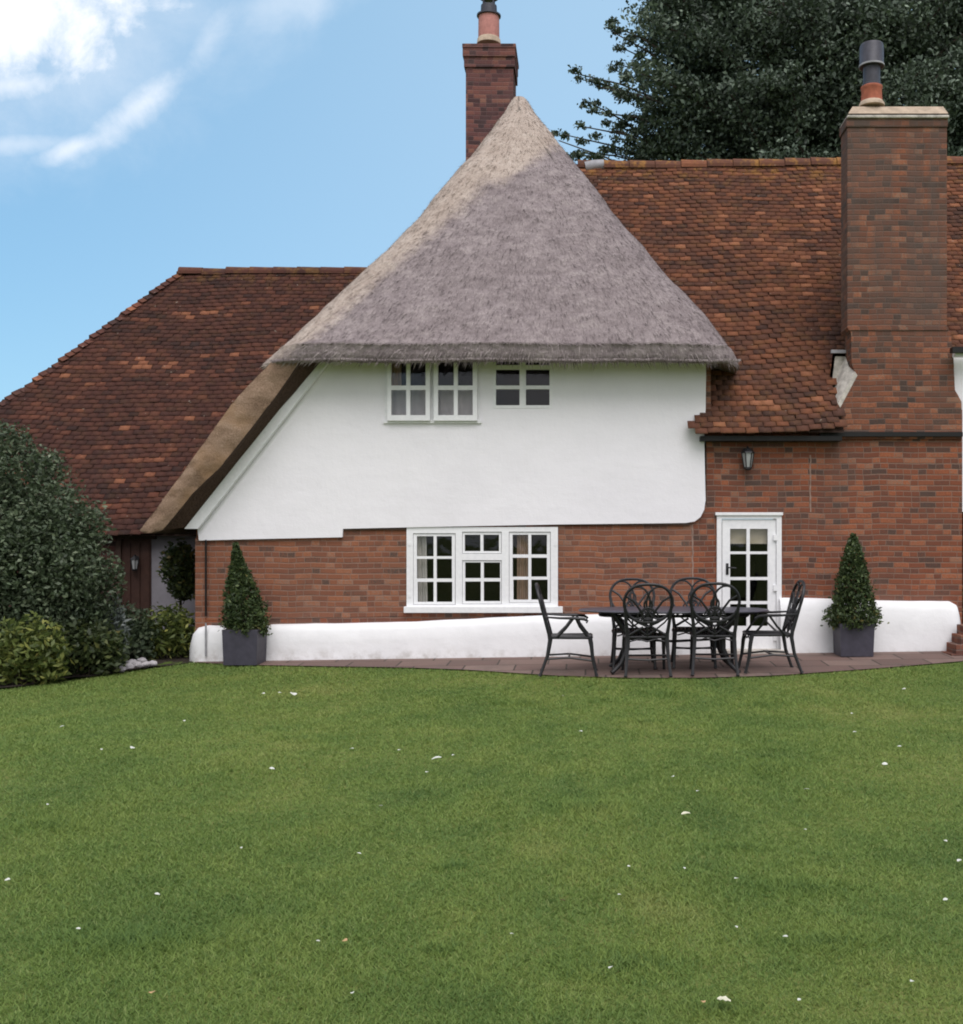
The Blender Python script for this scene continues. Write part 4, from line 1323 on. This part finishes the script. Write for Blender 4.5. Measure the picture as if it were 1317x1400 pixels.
# big tree beyond the right wing
def big_tree():
    TY = 27.0
    base = Vector((gx(1120, TY), TY, -.4))
    t = empty('broadleaf_tree', base)
    tag(t, 'large dark evergreen tree rising behind the tiled roof on the right', 'tree')
    rg = random.Random(5)
    paths, clusters = [], []
    trunk = [Vector((0.25 * math.sin(i * .9), .2 * math.cos(i * 1.3), i * 1.9)) for i in range(10)]
    paths.append((trunk, .55, .10))
    tips = []
    # limbs whose tips make the left outline
    for (px, py, dy_) in [(764, 192, 0), (772, 184, .3), (792, 172, 0), (783, 208, .4), (800, 212, 0), (786, 100, 0), (800, 107, .2), (796, 135, .2), (815, 118, -.2), (830, 165, .4), (806, 152, 0), (840, 95, .3), (850, 65, 0), (835, 42, -.2), (832, 32, .1), (846, 88, .2), (842, 178, 0), (862, 48, .3), (885, 10, 0), (893, 2, .2), (905, 14, 0), (882, 40, .3),
                           (900, -25, 0), (930, -60, .4), (960, -85, 0), (1010, -120, 0), (1080, -140, 0), (1150, -150, 0), (1230, -140, 0), (1300, -130, 0), (1380, -110, 0), (1450, -60, 0), (1500, 0, 0), (1520, 80, 0), (1500, 160, 0), (825, 205, .2), (850, 130, .4), (870, 100, .1)]:
        tips.append((at(px, py, TY + dy_) - base, .30))
    for i in range(260):
        px = rg.uniform(850, 1480); py = rg.uniform(-130, 260); ddy = rg.uniform(-2.4, 2.4)
        ex = ((px - 1170) / 330) ** 2 + ((py - 70) / 230) ** 2 + (ddy / 4) ** 2
        if ex > 1.2: continue
        if any(abs(px - hx) < hr and abs(py - hy_) < hr * .8 for hx, hy_, hr in ((1105, 172, 34), (950, 145, 16), (1180, 40, 10), (1250, 120, 14), (1000, 60, 12))): continue
        tips.append((at(px, py, TY + ddy) - base, rg.uniform(.45, .75)))
    C, T, S = [], [], []
    for tip, rad in tips:
        h = max(4.0, min(15.5, tip.z - rg.uniform(.8, 2.8)))
        st = Vector((0, 0, h)); mid = st.lerp(tip, .55) + Vector((rg.uniform(-.3, .3), rg.uniform(-.3, .3), -rg.uniform(.0, .5)))
        pts = [st, st.lerp(mid, .5) + Vector((0, 0, .15)), mid, mid.lerp(tip, .6) + Vector((0, 0, .12)), tip]
        paths.append((pts, .07 if rad > .4 else .05, .012))
        # sprays along the outer half of each limb
        n = 5 if rad > .4 else 6
        for k in range(n):
            f = 1 - .5 * k / n if rad <= .4 else 1 - .55 * k / n
            p = pts[2].lerp(tip, (f - .5) * 2) if f > .5 else mid
            rr = rad * (.55 + .45 * (1 - f) * 2) if rad <= .4 else rad * rg.uniform(.6, 1.15)
            m_ = int(230 * (rr / .5) ** 1.3) + 45
            if rad <= .4: m_ = int(m_ * .55); rr *= .85
            d_ = RNG.normal(0, 1, (m_, 3)) * np.array([1, 1, .5]) * rr * .50
            C.append(np.array(p) + d_ + RNG.normal(0, .08, 3))
            T.append(np.clip(RNG.beta(1.6, 2.6, m_) + rg.uniform(-.2, .2), 0, 1))
    C = np.concatenate(C); T = np.concatenate(T)
    stems_mesh('trunk', paths[:1], M['bark'], t)
    stems_mesh('limbs', paths[1:], M['bark'], t)
    leaf_mesh('crown', C, .105, M['leaf_tree'], t, T, .55, 0, .02)
big_tree()


# evergreen shrub mass at the left
def shrub(label, cat, base, blobs, N, size, mat, stems, aspect=.5, shell=.5, name='shrub', up=0.0):
    t = empty(name, base)
    tag(t, label, cat)
    C = blob_points(N, blobs, shell)
    C = C[C[:, 2] > .02]
    leaf_mesh('foliage', C, size, mat, t, np.clip(RNG.beta(1.6, 2.4, len(C)), 0, 1), aspect, up)
    paths = []
    for k in range(stems):
        b_ = blobs[k % len(blobs)]
        e = Vector((b_[0] + random.uniform(-.5, .5) * b_[3], b_[1] + random.uniform(-.5, .5) * b_[4], b_[2] + random.uniform(-.1, .7) * b_[5]))
        s0 = Vector((b_[0] * .3 + random.uniform(-.1, .1), b_[1] * .3 + random.uniform(-.1, .1), -.05))
        paths.append(([s0, s0.lerp(e, .5) + Vector((random.uniform(-.1, .1), random.uniform(-.1, .1), .1)), e], max(.008, .02 * b_[5]), .004))
    stems_mesh('stem', paths, M['bark'], t)
    return t


bb = Vector((gx(-25, 13.6), 13.75, -.16))
shrub('large dark green leafy bush filling the left edge in front of the tiled wing', 'bush', bb,
      [(0, 0, 1.75, 1.15, 1.0, 1.15), (.55, -.15, 1.35, .85, .8, 1.05), (.95, .05, .95, .55, .6, .95), (-.9, 0, 1.6, 1.1, 1.0, 1.3), (.3, -.1, .7, 1.1, .7, .75), (-.3, -.1, .6, 1.3, .7, .7), (.2, -.4, 2.3, .45, .4, .45), (-.5, -.5, 2.2, .5, .4, .5), (.5, -.55, 1.6, .4, .35, .4), (1.15, -.3, 1.25, .38, .35, .4), (.25, 0, 2.75, .3, .3, .3), (.62, .1, 2.45, .28, .3, .3), (-.2, 0, 2.95, .35, .3, .25), (1.25, 0, 1.75, .25, .25, .3), (1.42, .1, 1.1, .22, .2, .3), (-.1, -.6, 1.3, .5, .4, .4), (.72, 0, 1.75, .5, .5, .55), (1.05, .1, .55, .45, .5, .6)],
      80000, .058, M['leaf_bush'], 40, .5, .25, 'bush')
# lower planting in front
def gp(px, py): return ground_pt(px, py)
def low(label, px, py, w, h, N, size, mat, cat='shrub', name='shrub', asp=.45, up=.3, shell=.3, dy=.0):
    c = gp(px, py); k = c.y / F
    W, H = w * k / 2, h * k
    bl = [(0, 0, H * .5, W, W * .8, H * .52), (-W * .45, -W * .2, H * .35, W * .6, W * .5, H * .4), (W * .45, 0, H * .4, W * .6, W * .5, H * .42)]
    return shrub(label, cat, c + Vector((0, dy, 0)), bl, N, size, mat, 14, asp, shell, name, up)
low('yellow-green low shrub at the front of the bed, just left of the pale stones', 112, 924, 120, 80, 3200, .085, M['leaf_mid'])
low('bright lime-green leafy shrub at the bottom left corner of the bed', 36, 936, 110, 92, 3000, .095, M['leaf_lime'], asp=.38)
low('yellowish broad-leaved shrub between the pale stones and the white plinth end', 216, 906, 84, 78, 1900, .10, M['leaf_lime'], asp=.36, dy=.35)
low('silvery grey-leaved plant behind the lime shrub, under the big bush', 153, 914, 44, 98, 1500, .09, M['leaf_silver'], 'plant', 'silver_plant', .3, .4, dy=.0)
low('dark mid-green bush low in the bed, tucked beneath the large bush', 150, 912, 90, 84, 2600, .08, M['leaf_bush'], dy=.45)

# small standard tree in the porch
tb = Vector((gx(246, 15.5), 15.5, -.05))
t = empty('potted_tree', tb)
tag(t, 'small round-headed dark potted tree standing in the shaded porch', 'potted tree')
C = blob_points(2600, [(0, 0, 1.12, .26, .26, .36), (.08, -.05, .85, .2, .2, .2)], .3)
leaf_mesh('foliage', C, .075, M['leaf_mid'], t)
stems_mesh('stem', [([Vector((0, 0, .25)), Vector((.01, 0, .6)), Vector((0, 0, 1.1))], .022, .014)], M['bark'], t)
m = MB(); m.lathe((0, 0, 0), [(.13, 0), (.18, .28), (.19, .30), (.17, .30)], 18); m.build('pot', M['planter'], t, smooth=True)


# clipped cones in square planters
def topiary(label, px, Y, w, hpl, hsh, wsh, seed):
    X = gx(px, Y); z0 = pz(X, Y) + .006
    t = empty('potted_topiary', (X, Y, z0))
    tag(t, label, 'potted shrub', 'conical shrubs in square planters against the wall')
    m = MB()
    k = w / 2; kb = k * .94
    for (za, zb, ka, kb2) in ((0, hpl - .02, kb, k), (hpl - .02, hpl, k + .001, k + .001)):
        m.add([(-ka, -ka, za), (ka, -ka, za), (ka, ka, za), (-ka, ka, za), (-kb2, -kb2, zb), (kb2, -kb2, zb), (kb2, kb2, zb), (-kb2, kb2, zb)],
              [(0, 3, 2, 1), (4, 5, 6, 7), (0, 1, 5, 4), (1, 2, 6, 5), (2, 3, 7, 6), (3, 0, 4, 7)])
    m.build('planter', M['planter'], t)
    m = MB(); m.box((-k * .9, -k * .9, hpl - .002), (k * .9, k * .9, hpl + .006)); m.build('soil', M['soil'], t)
    N = 7500
    f = RNG.random(N) ** 1.35
    if seed == 1: rad = wsh / 2 * np.interp(f, [0, .08, .25, .5, .68, .80, .92, 1], [.82, 1.0, .96, .70, .46, .26, .15, .03])
    else: rad = wsh / 2 * np.interp(f, [0, .05, .14, .24, .5, .75, .9, 1], [.80, 1.05, 1.12, .86, .66, .42, .24, .04])
    a = RNG.random(N) * 2 * np.pi
    lump = 1 + .10 * np.sin(a * 5 + f * 17 + seed) + .08 * np.sin(a * 9 - f * 31 + seed * 2) + .08 * RNG.normal(0, 1, N) + .28 * (RNG.random(N) > .975)
    r = rad * lump * (.45 + .55 * RNG.random(N) ** .5) + .012
    C = np.stack([np.cos(a) * r, np.sin(a) * r, hpl - .05 + f * hsh + RNG.normal(0, .02, N)], 1)
    C[:, 0] += (-.15 * f + .03) if seed == 1 else 0.0
    tint = np.clip(RNG.beta(1.6, 2.6, N) + .30 * (f < .12) * RNG.random(N), 0, 1)
    leaf_mesh('foliage', C, .050, M['leaf_topiary'], t, tint, .5, .5)
    stems_mesh('stem', [([Vector((0, 0, hpl - .02)), Vector((-.05 * (seed == 1), 0, hpl + hsh * .5)), Vector((-.11 * (seed == 1), 0, hpl + hsh * .95))], .025, .006)], M['bark'], t)


topiary('lopsided cone-shaped shrub in a square grey planter at the left end of the white plinth', 335, 14.27, .44, .44, 1.10, .50, 1)
topiary('neat dense cone-shaped shrub in a square grey planter right of the glazed door', 1167, 14.25, .43, .41, 1.13, .57, 4)

# climbing plant at the right edge
shrub('dark climbing plant beside the brick corner at the far right edge', 'climber', Vector((gx(1326, 14.9), 14.85, 0)),
      [(0, 0, .5, .14, .12, .5), (.02, 0, 1.1, .12, .1, .5), (0, 0, 1.5, .10, .1, .3)], 1500, .07, M['leaf_bush'], 6, .5, .2, 'climbing_plant')

# brick steps at the right edge
m = MB()
sx = gx(1296, 14.2)
for i in range(4):
    m.box((sx + i * .065, 14.05 + .02 * i, -.12), (sx + 1.6, 14.46 - .003 * i, .015 + .115 * i + .0), bev=.006)
o = m.build('brick_steps', M['step_brick']); tag(o, 'little flight of red brick steps at the right end of the white plinth', 'steps')

# pale stones in the bed
for i, (px, py, s) in enumerate([(164, 920, 11), (174, 917, 13), (186, 915, 14), (197, 914, 12), (207, 912, 11), (179, 911, 12), (192, 908, 11), (169, 911, 10)]):
    c = gp(px, py); k = c.y / F
    m = MB(); bm = bmesh.new(); bmesh.ops.create_icosphere(bm, subdivisions=3, radius=1)
    for v_ in bm.verts:
        n_ = 1 + .28 * nz3(v_.co.x * 1.3 + i * 7, v_.co.y * 1.3, v_.co.z * 1.3) + .10 * nz3(v_.co.x * 4, v_.co.y * 4 + i, v_.co.z * 4)
        v_.co *= n_
    m.add([(q.co.x * s * k * .62, q.co.y * s * k * .55, q.co.z * s * k * .38 + s * k * .2) for q in bm.verts], [[q.index for q in f.verts] for f in bm.faces]); bm.free()
    o = m.build('stone', M['stone'], smooth=True); o.location = c + Vector((0, .04, .02)); o.rotation_euler = (0, 0, i * 1.1)
    tag(o, 'pale grey stone in the small heap at the edge of the planting bed', 'stone', 'pale stones heaped at the edge of the bed')


# ------------------------------------------------------------------ garden furniture
def arc(cx_, cz_, rx, rz, a0, a1, n, yf):
    return [Vector((cx_ + rx * math.cos(a0 + (a1 - a0) * i / n), yf(cz_ + rz * math.sin(a0 + (a1 - a0) * i / n)), cz_ + rz * math.sin(a0 + (a1 - a0) * i / n))) for i in range(n + (0 if abs(abs(a1 - a0) - 2 * math.pi) < 1e-6 else 1))]


def make_chair(arms, label):
    """chair faces +y, origin on the ground under the middle of the seat"""
    t = empty('garden_chair')
    tag(t, label, 'garden chair', 'black cast metal chairs round the garden table')
    mt = M['black_metal']
    SH = .43
    yb = lambda z: -.235 - max(0, z - SH) * .27          # reclining plane of the back
    # backrest: broad rounded ring with interlaced loops
    m = MB()
    ring = []
    for i in range(40):
        a = 2 * math.pi * i / 40
        ca, sa = math.cos(a), math.sin(a)
        ex = 2.6
        x = .270 * math.copysign(abs(ca) ** (2 / ex), ca) * (1 - .10 * (sa < 0) * abs(sa)); z = .815 + .215 * math.copysign(abs(sa) ** (2 / 2.2), sa)
        ring.append(Vector((x, yb(z), z)))
    m.tube(ring, .0175, 7, closed=True)
    b_o = m.build('backrest', mt, t, smooth=True)
    m = MB()
    P2 = 2 * math.pi
    for s in (-1, 1):
        m.tube(arc(s * .122, .822, .142, .182, 0, P2, 28, yb), .0125, 6, closed=True)
        m.tube([Vector((s * .255, yb(.90), .90)), Vector((s * .16, yb(.84), .84)), Vector((s * .06, yb(.70), .70)), Vector((s * .03, yb(.56), .56))], .0145, 6)
        m.tube([Vector((s * .05, yb(.545), .545)), Vector((s * .13, yb(.50), .50)), Vector((s * .215, yb(.45), .45))], .0155, 6)
    m.tube(arc(0, .70, .07, .07, 0, P2, 18, yb), .0145, 6, closed=True)
    m.tube(arc(0, .60, .045, .05, 0, P2, 16, yb), .0145, 6, closed=True)
    m.tube(arc(0, .80, .045, .062, 0, P2, 18, yb), .012, 6, closed=True)
    m.tube([Vector((0, yb(.55), .55)), Vector((0, yb(.44), .44))], .012, 6)
    for s in (-1, 1):
        m.tube(arc(s * .06, .66, .055, .075, 0, P2, 16, yb), .0105, 6, closed=True)
        m.tube([Vector((s * .03, yb(.56), .56)), Vector((s * .12, yb(.60), .60)), Vector((s * .21, yb(.68), .68))], .0105, 6)
        m.tube([Vector((0, yb(.45), .45)), Vector((s * .07, yb(.50), .50)), Vector((s * .19, yb(.60), .60)), Vector((s * .235, yb(.66), .66))], .011, 6)
    m.build('tracery', mt, b_o, smooth=True)
    # seat: frame, crossing slats, apron
    m = MB()
    fr = [(-.215, -.235), (.215, -.235), (.245, .0), (.25, .19), (.21, .235), (-.21, .235), (-.25, .19), (-.245, .0)]
    zs = lambda x, y: SH + .012 * (y > .15) - .018 * (1 - (x / .25) ** 2) * (1 - (y / .24) ** 2)
    m.tube([Vector((x, y, SH)) for x, y in fr], .016, 7, closed=True)
    for i in range(9):
        x = -.19 + .0475 * i
        m.tube([Vector((x, -.235 + .47 * j / 6, zs(x, -.235 + .47 * j / 6))) for j in range(7)], .0105, 5)
    for y in (-.12, 0, .12):
        m.tube([Vector((-.245 + .49 * j / 6, y, zs(-.245 + .49 * j / 6, y) - .004)) for j in range(7)], .0105, 5)
    for y in (-.235, .235):
        m.tube([Vector((-.20 + .4 * j / 8, y, SH - .035 - .014 * math.cos(j * math.pi / 2))) for j in range(9)], .009, 5)
    m.build('seat', mt, t, smooth=True)
    for s in (-1, 1):
        m = MB()   # rear leg runs on up as the stile of the back
        m.tube([Vector((s * .262, yb(.80), .80)), Vector((s * .25, yb(.66), .66)), Vector((s * .225, -.245, .47)), Vector((s * .222, -.235, .40)), Vector((s * .232, -.265, .22)), Vector((s * .25, -.335, .03)), Vector((s * .253, -.35, .0))],
               [.017, .019, .022, .024, .020, .017, .022], 7)
        m.build('leg', mt, t, smooth=True)
        m = MB()
        m.tube([Vector((s * .225, .215, SH)), Vector((s * .232, .235, .33)), Vector((s * .235, .25, .18)), Vector((s * .242, .285, .03)), Vector((s * .244, .295, .0))], [.025, .024, .020, .017, .022], 7)
        m.build('leg', mt, t, smooth=True)
        if arms:
            m = MB()
            m.tube([Vector((s * .255, yb(.665), .665)), Vector((s * .285, -.12, .655)), Vector((s * .30, .05, .655)), Vector((s * .295, .15, .645)), Vector((s * .29, .19, .622)), Vector((s * .288, .175, .60))], [.011, .014, .018, .018, .014, .010], 7)
            m.tube([Vector((s * .298, .06, .65)), Vector((s * .275, .10, .56)), Vector((s * .245, .16, .48)), Vector((s * .235, .20, SH))], [.015, .014, .014, .016], 6)
            m.tube([Vector((s * .298, .03, .65)), Vector((s * .265, -.06, .53)), Vector((s * .235, -.16, SH))], [.013, .012, .014], 6)
            m.build('armrest', mt, t, smooth=True)
    m = MB()
    for s in (-1, 1): m.tube([Vector((s * .235, -.272, .19)), Vector((s * .228, -.02, .205)), Vector((s * .235, .252, .17))], .0125, 6)
    m.tube([Vector((-.23, -.02, .205)), Vector((.23, -.02, .205))], .0125, 6)
    m.tube([Vector((-.235, -.272, .19)), Vector((0, -.262, .175)), Vector((.235, -.272, .19))], .0125, 6)
    m.build('stretcher', mt, t, smooth=True)
    return t


def put(o, X, Y, rz, label=None):
    o.location = (X, Y, pz(X, Y) + .006)
    o.rotation_euler = (0, 0, rz)
    if label: o['label'] = label
    return o


side = make_chair(False, 'armless black chair on the lawn side of the table, nearer its left end')
put(side, gx(885, 12.62), 12.95, R(2))
put(copy_tree(side), gx(980, 12.62), 12.95, R(-3), 'armless black chair on the lawn side of the table, in front of the glazed door')
put(copy_tree(side), gx(865, 13.75), 13.52, R(180), 'armless black chair between table and wall, next to the wide window')
put(copy_tree(side), gx(946, 13.75), 13.52, R(177), 'armless black chair between table and wall, left of the glazed door')
armc = make_chair(True, 'black armchair at the left end of the table, below the wide window sill')
put(armc, gx(781, 13.0), 13.0, R(-90))
put(copy_tree(armc), gx(1049, 13.0), 13.0, R(92), 'black armchair at the right end of the table, near the conical shrub')


def make_table():
    X, Y = gx(921, 13.2), 13.2
    t = empty('garden_table', (X, Y, pz(X, Y) + .006))
    tag(t, 'long oval black cast metal garden table with a slate-grey top on the paved patio', 'table')
    TH = .705
    m = MB(); n = 56; L, W = 1.10, .50
    pr = [(0.93, -.022), (1.0, -.022), (1.012, -.010), (1.0, .0), (.97, .004)]
    for k, h in pr:
        for i in range(n):
            a = 2 * math.pi * i / n; ca, sa = math.cos(a), math.sin(a)
            m.v.append((L * k * math.copysign(abs(ca) ** (2 / 2.4), ca), W * k * math.copysign(abs(sa) ** (2 / 2.4), sa), TH + h))
    for r in range(len(pr) - 1):
        for i in range(n): m.f.append((r * n + i, r * n + (i + 1) % n, (r + 1) * n + (i + 1) % n, (r + 1) * n + i))
    m.f.append(tuple(range((len(pr) - 1) * n, len(pr) * n))); m.f.append(tuple(reversed(range(n))))
    m.build('tabletop', M['table_top'], t, smooth=True)
    m = MB()
    ring = [Vector((.86 * math.copysign(abs(math.cos(a)) ** .6, math.cos(a)), .33 * math.copysign(abs(math.sin(a)) ** .6, math.sin(a)), TH - .06)) for a in [2 * math.pi * i / 40 for i in range(40)]]
    m.tube(ring, .02, 6, closed=True)
    m.build('apron', M['black_metal'], t, smooth=True)
    for sx_ in (-1, 1):
        for sy in (-1, 1):
            m = MB()
            m.tube([Vector((sx_ * .72, sy * .28, TH - .025)), Vector((sx_ * .62, sy * .25, TH - .16)), Vector((sx_ * .545, sy * .22, .44)), Vector((sx_ * .55, sy * .23, .26)), Vector((sx_ * .62, sy * .27, .10)), Vector((sx_ * .70, sy * .31, .02)), Vector((sx_ * .73, sy * .325, .0))],
                   [.030, .036, .040, .034, .028, .024, .028], 8)
            m.build('leg', M['black_metal'], t, smooth=True)
    m = MB()
    for sx_ in (-1, 1): m.tube([Vector((sx_ * .548, -.22, .36)), Vector((sx_ * .548, .22, .36))], .017, 6)
    m.tube([Vector((-.548, 0, .36)), Vector((0, 0, .33)), Vector((.548, 0, .36))], .017, 6)
    m.build('stretcher', M['black_metal'], t, smooth=True)
make_table()


# ------------------------------------------------------------------ petals and leaves lying on the grass
def litter(px, py, s, mat, kind, label, cat, group=None):
    c = ground_pt(px, py); k = c.y / F
    m = MB(); n = 9
    L = s * k * .62
    rows = 5
    lobes = kind == 'oak_leaf'
    for i in range(rows + 1):
        f = i / rows
        w = L * random.uniform(.36, .50) * math.sin(math.pi * (.10 + .80 * f)) * ((1.25 if i % 2 else .75) if lobes else 1)
        zc = .12 * L * math.sin(f * 3)
        for q in (-1, 0, 1):
            m.v.append(((f - .5) * L, q * w, zc + abs(q) * L * .05))
    for i in range(rows):
        for q in range(2): m.f.append((i * 3 + q, (i + 1) * 3 + q, (i + 1) * 3 + q + 1, i * 3 + q + 1))
    o = m.build(kind, mat)
    o.location = c + Vector((0, 0, .030 + .0018 * c.y)); o.rotation_euler = (random.uniform(-.2, .35), random.uniform(-.25, .25), random.uniform(0, 6.28))
    md = o.modifiers.new('thickness', 'SOLIDIFY'); md.thickness = .0015
    tag(o, label, cat, group)
    return o


GP = 'white petals scattered on the lawn'
for px, py, s in [(85, 1001, 9), (252, 993, 7), (139, 1033, 6), (181, 1031, 12), (372, 1060, 11), (481, 1032, 9), (546, 1034, 7), (584, 1065, 9), (620, 1041, 8), (521, 1112, 7), (10, 1215, 12), (215, 1235, 11), (107, 1283, 9), (491, 1178, 9), (482, 1373, 10),
                  (794, 1008, 9), (920, 1071, 9), (954, 1091, 8), (1103, 1089, 12), (1169, 1009, 8), (1230, 1029, 9), (1210, 1054, 12), (1236, 949, 9), (1293, 1161, 9), (1007, 1213, 11), (1293, 1243, 10), (1074, 1294, 11), (835, 1337, 12), (1247, 1357, 12), (847, 1236, 8), (1312, 1188, 12), (1101, 1145, 7), (360, 955, 8), (383, 954, 8),
                  (936, 1199, 7), (1093, 1382, 9), (700, 1290, 8), (435, 1300, 8), (65, 1110, 6), (330, 1170, 6), (770, 958, 5), (1165, 983, 6), (860, 1196, 7), (1007, 1281, 8)]:
    litter(px, py, s, M['petal'], 'petal', 'small white petal lying on the mown grass', 'petal', GP)
litter(401, 956, 18, M['petal'], 'petal', 'largest white petal on the lawn, lying near the left end of the patio', 'petal', GP)
litter(597, 1046, 22, M['petal'], 'petal', 'long white petal lying flat on the middle of the lawn', 'petal', GP)
litter(938, 1123, 20, M['leaf_pale'], 'fallen_leaf', 'pale curled leaf on the grass below the front chairs', 'leaf')
litter(990, 1383, 30, M['leaf_pale'], 'oak_leaf', 'large pale jagged leaf on the grass at the bottom edge', 'leaf')
litter(962, 1385, 12, M['leaf_tan'], 'fallen_leaf', 'small tan leaf beside the large jagged leaf at the bottom edge', 'leaf')
litter(208, 1372, 16, M['leaf_tan'], 'fallen_leaf', 'orange-tan dry leaf on the grass at the bottom left', 'leaf')
litter(472, 1300, 14, M['leaf_tan'], 'fallen_leaf', 'reddish tan curled leaf in the grass left of the lawn centre', 'leaf')
litter(769, 1244, 12, M['leaf_brown'], 'fallen_leaf', 'dark brown leaf lying on the near grass right of the centre', 'leaf')

# ------------------------------------------------------------------ render settings
SC.render.resolution_x, SC.render.resolution_y = 963, 1024
SC.render.engine = 'CYCLES'
SC.cycles.filter_width = 1.9
SC.cycles.max_bounces = 6
SC.cycles.transparent_max_bounces = 12
